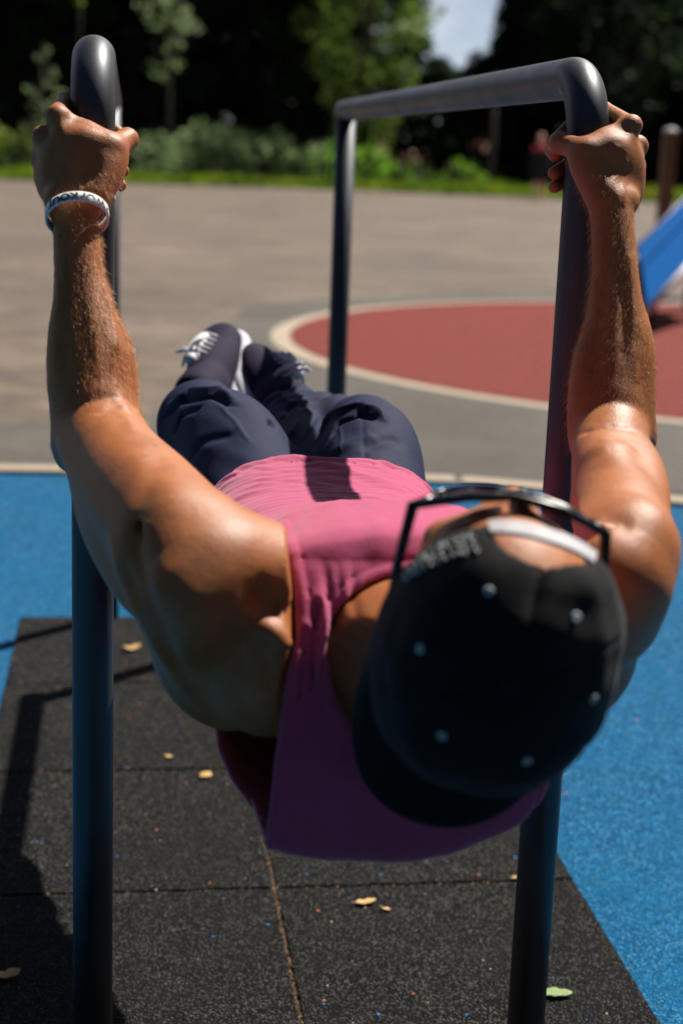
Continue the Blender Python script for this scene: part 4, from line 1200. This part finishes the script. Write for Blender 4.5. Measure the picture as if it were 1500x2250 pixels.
tree("evergreen_tree", "low dark conifer at the foot of the sky gap, left one", X(945, 60), 60, 4.7, 2.0, .2, L_DARK, 311, n=110, per=230, leaf=.18, conifer=True, group="dark evergreens behind the yard")
tree("evergreen_tree", "low dark conifer at the foot of the sky gap, right one", X(1050, 61), 61, 4.9, 2.0, .2, L_DARK, 312, n=110, per=230, leaf=.18, conifer=True, group="dark evergreens behind the yard")
# shrubs
bs = [(20, 48.5, 2.2, 2.0, L_MID, "grey green shrub at the far left edge"), (90, 49.5, 1.5, 1.5, L_GREY, "pale shrub behind the left forearm"),
      (345, 49, 1.7, 1.75, L_GREY, "first grey green shrub right of the left bar"), (430, 49.5, 1.8, 1.95, L_GREY, "second grey green shrub right of the left bar"),
      (510, 49, 1.9, 2.25, L_GREY, "tallest grey green shrub of the row"), (590, 49.5, 1.9, 1.9, L_GREY, "grey green shrub right of the tallest one"),
      (665, 49, 1.7, 1.8, L_GREY, "grey green shrub left of the rear bar post"), (725, 48.5, 1.5, 1.75, L_GREEN, "bright green shrub behind the rear bar post"),
      (800, 48.5, 1.6, 1.5, L_GREEN, "bright green shrub just right of the rear bar post"), (870, 49, 1.7, 1.15, L_GREEN, "low green shrub with pink blooms"),
      (945, 48.5, 1.7, 1.1, L_MID, "low dull green shrub under the bar"), (1015, 48, 1.7, 1.15, L_GREEN, "low bright green shrub right of the dull one")]
for i, (px, Y, w, h, mt, lb) in enumerate(bs): bush(lb, px, Y, w, h, mt, 500+i, per=190, leaf=.10)
M_BLOOM = simple("pink blossom", (.60, .28, .22), .7, var=.3, bs=0)
r = np.random.default_rng(9)
pp = np.concatenate([px_at(q[0], q[1], 47.9)[None]+r.normal(size=(22, 3))*np.array([.22, .1, .16]) for q in ((842, 330), (905, 350), (1060, 322))])
tag(link_mesh("blossom", leaves_mesh("blossom", pp, .05, 0, 3, .8), M_BLOOM, None, False), "pink blossom scattered over the low green shrubs", "flowers", None, "stuff")
# grass verge
r = np.random.default_rng(21); n = 26000
gx = r.uniform(-14, 34, n); edgeY = 46.6+.6*np.sin(gx*.35)-np.clip(gx-8, 0, 9)*.12
gy = edgeY+r.uniform(0, 1, n)**1.3*4.0
hgt = .26+.30*np.clip(vnoise(np.stack([gx, gy, gx*0], 1), 1.3, 2), 0, 1)+r.uniform(0, .1, n)
a = r.uniform(0, 6.28, n); wv = .035
base = np.stack([gx, gy, np.zeros(n)], 1); sd_ = np.stack([np.cos(a), np.sin(a), 0*a], 1)*wv
tipv = base+np.stack([r.normal(0, .06, n), r.normal(0, .06, n), hgt], 1)
Vg = np.stack([base-sd_, base+sd_, tipv], 1).reshape(-1, 3)
tag(link_mesh("grass", np_mesh("grass", Vg, np.arange(3*n).reshape(n, 3)), L_GRASS, None, False), "rough sunlit grass verge along the far edge of the yard", "grass", None, "stuff")
M_SOIL = simple("dark soil", (.035, .030, .018), .95, var=.4, scale=2, bs=.3, bd=.02)  # dark brown soil colour, varied by noise
sheet("soil", [(-60, 46.9), (-14, 46.9), (0, 47.3), (8, 46.9), (17, 46.0), (60, 45.6), (60, 200), (-60, 200)], .006, M_SOIL, "dark planted soil beyond the yard")

# ------------------------------------------------------------------ far person
M_DRESS = simple("black cloth", (.008, .008, .010), .9, bs=0); M_SCARF = simple("crimson cloth", (.55, .05, .10), .9, bs=0)
M_SKIN2 = simple("fair skin", (.75, .42, .30), .6, bs=0); M_HAIR2 = simple("light brown hair", (.6, .30, .12), .7, bs=0)
py_ = 42.5; pc = W(1180, 442, py_); px0 = pc[0]
fp = empty("person", (px0, py_, 0), "small distant person in black with crimson shoulders at the yard's far edge", "person")
b2 = Sdf()
O = A(px0, py_, 0)
b2.chain([O+A(-.10, -.02, .06), O+A(-.10, .02, .48), O+A(-.085, 0, .92)], [.042, .058, .085], k=.02)
b2.chain([O+A(.13, .10, .06), O+A(.12, .02, .48), O+A(.085, 0, .92)], [.042, .058, .085], k=.02)
b2.cap(O+A(-.10, -.02, .04), O+A(-.12, -.16, .03), .038, .03, k=.02); b2.cap(O+A(.13, .10, .04), O+A(.15, -.04, .03), .038, .03, k=.02)
b2.ell(O+A(0, 0, 1.0), (.165, .12, .14), k=.05); b2.ell(O+A(0, 0, 1.22), (.15, .11, .2), k=.06); b2.ell(O+A(0, 0, 1.40), (.18, .10, .10), k=.05)
b2.cap(O+A(0, 0, 1.44), O+A(0, -.01, 1.58), .05, .05, k=.03); b2.ell(O+A(0, -.02, 1.68), (.075, .092, .112), k=.02); b2.ell(O+A(0, -.11, 1.67), (.012, .02, .02), k=.01)
for s in (-1, 1):
    b2.chain([O+A(s*.17, 0, 1.42), O+A(s*.24, .02, 1.16), O+A(s*.24, -.08, .93)], [.052, .042, .03], k=.03)
    for f in range(4): b2.cap(O+A(s*(.225+.012*f), -.09, .92), O+A(s*(.22+.016*f), -.11, .83), .011, .008, k=.006)
    b2.cap(O+A(s*.22, -.10, .92), O+A(s*.20, -.13, .87), .012, .009, k=.006)
V, F = surface(lambda P: b2.eval(P), O+A(-.4, -.3, -.02), O+A(.4, .3, 1.85), .011, extra=.03)
link_mesh("body", np_mesh("body", V, F), M_SKIN2, fp)
def garment(nm, mat, lo, hi, th):
    V, F = surface(lambda P: np.maximum(np.maximum(b2.eval(P)-th, lo-P[..., 2]), P[..., 2]-hi), O+A(-.4, -.3, 0), O+A(.4, .3, 1.85), .012, extra=.04)
    link_mesh(nm, np_mesh(nm, V, F), mat, fp)
garment("shorts", M_DRESS, .52, 1.02, .035); garment("top", M_DRESS, 1.021, 1.36, .018); garment("collar", M_SCARF, 1.361, 1.52, .022)
hs = Sdf(); hs.ell(O+A(0, .02, 1.715), (.086, .095, .095), k=.02); hs.cap(O+A(0, .07, 1.70), O+A(0, .08, 1.50), .06, .04, k=.02)
V, F = surface(lambda P: np.maximum(hs.eval(P), -(P[..., 1]-O[1]+.035)), O+A(-.2, -.2, 1.3), O+A(.2, .2, 1.9), .012); link_mesh("hair", np_mesh("hair", V, F), M_HAIR2, fp)

# ------------------------------------------------------------------ blue incline bench and wooden post at the right
M_BOARD = simple("blue board", (.001, .085, .30), .95, var=.12, scale=6, bs=.1, spec=.08)
M_STEEL = simple("grey steel", (.62, .60, .66), .45, metal=.1, var=.1, bs=.05)
M_DKWOOD = simple("dark stained timber", (.055, .035, .025), .7, var=.35, scale=14, bs=.3, bd=.003)
M_WOOD = simple("weathered timber", (.16, .10, .055), .75, var=.35, scale=10, bs=.4, bd=.004)
bench = empty("incline_bench", tuple(G(1440, 735, 0)), "blue inclined exercise board with steel edge tube at the right edge of the yard", "exercise bench")
a0, b0 = W(1400, 540, 11.3), W(1420, 682, 10.3)
dirb = W(1500, 440, 12.1)-a0; dirb /= np.linalg.norm(dirb)
wv_ = b0-a0; nb = np.cross(dirb, wv_); nb /= np.linalg.norm(nb)
if nb[2] < 0: nb = -nb
def slab(name, o, d, w, n, L, th, mat, parent, s0=0.0, s1=1.0):
    V = [o+d*(L*i)+w*(s0+(s1-s0)*j)-n*th*k for k in (0, 1) for i, j in ((0, 0), (1, 0), (1, 1), (0, 1))]
    m = MB(); m.add(V, [(0, 1, 2, 3), (7, 6, 5, 4), (0, 4, 5, 1), (1, 5, 6, 2), (2, 6, 7, 3), (3, 7, 4, 0)])
    o_ = m.build(name, mat, parent); bv = o_.modifiers.new("b", 'BEVEL'); bv.width = .006; bv.segments = 2; return o_
L_ = 1.9
slab("board", a0, dirb, wv_, nb, L_, .035, M_BOARD, bench, 0, .34); slab("board", a0+dirb*.02, dirb, wv_, nb, L_-.04, .035, M_BOARD, bench, .37, .99)
m = MB(); e_ = b0+wv_/np.linalg.norm(wv_)*.034+nb*.018; m.tube([e_-dirb*.03, e_+dirb*L_], .026, 16); m.build("edge_tube", M_STEEL, bench, True)
m = MB(); e_ = a0-nb*.03; m.tube([e_-dirb*.0, e_+dirb*L_], .026, 16); m.build("edge_tube", M_STEEL, bench, True)
for f in (.08, 1.45):
    c = (a0+b0)/2+dirb*f; zt = c[2]-.05
    for g in (.2, .8):
        m = MB()
        c = b0-wv_*(g-.0)*-0+dirb*f+(a0-b0)*g; zt = c[2]-.04; m.box((c[0], c[1], zt/2), (.05, .05, zt/2), None, .006)
        m.build("support", M_DKWOOD, bench)
pw = W(1472, 290, 13.4)
post = empty("timber_post", (pw[0], 13.4, 0), "weathered timber post with a pale cap standing behind the blue board", "post")
m = MB(); m.box((pw[0], 13.4, pw[2]/2), (.055, .055, pw[2]/2), None, .008); m.build("shaft", M_WOOD, post)
m = MB(); m.tube([(pw[0], 13.4, pw[2]+.001), (pw[0], 13.4, pw[2]+.02), (pw[0], 13.4, pw[2]+.035)], [.062, .060, .02], 16); m.build("post_cap", M_WHITE, post, True)
pw2 = pw+A(.42, .2, -.08)
post = empty("timber_post", tuple(A(pw2[0], pw2[1], 0)), "second timber post at the very edge right of the first", "post")
m = MB(); m.box((pw2[0], pw2[1], pw2[2]/2), (.055, .055, pw2[2]/2), None, .008); m.build("shaft", M_WOOD, post)
# slender trunk standing in the far shrubs
tx = X(1080, 47.5)
o = MB().tube([(tx, 47.5, -.1), (tx+.02, 47.5, 1.6), (tx-.03, 47.5, 3.6)], [.11, .09, .05], 10).build("tree_stake", M_BARK, None, True)
tag(o, "thin dark pole standing in the verge left of the small far person", "pole")

# ------------------------------------------------------------------ foliage ring added behind the camera to block low sky, plus outer tree belts
r = np.random.default_rng(77); n = 60000
th = r.uniform(R(150), R(395), n); rad = 17+r.uniform(0, 5, n); z = r.uniform(.2, 12.5, n)+1.2*np.sin(th*9)
pp = np.stack([rad*np.cos(th), 2+rad*np.sin(th), z], 1)
pp = pp[(pp[:, 1] < 11) & (np.abs(np.arctan2(pp[:, 0]-.5, pp[:, 1])) > R(42))]
far = []
for x0, x1 in ((-75, -12), (31, 95)):
    q = np.stack([r.uniform(x0, x1, 16000), r.uniform(56, 64, 16000), r.uniform(.1, 11, 16000)], 1); q[:, 2] += 1.2*np.sin(q[:, 0]*.8); far.append(q)
pp = np.concatenate([pp]+far)
tag(link_mesh("added_woodland", leaves_mesh("added_woodland", pp, .32, .3, 8, .6), L_DARK, None, False), "dark foliage added outside the frame to cut low sky light, plus outer tree belts", "trees", None, "stuff")
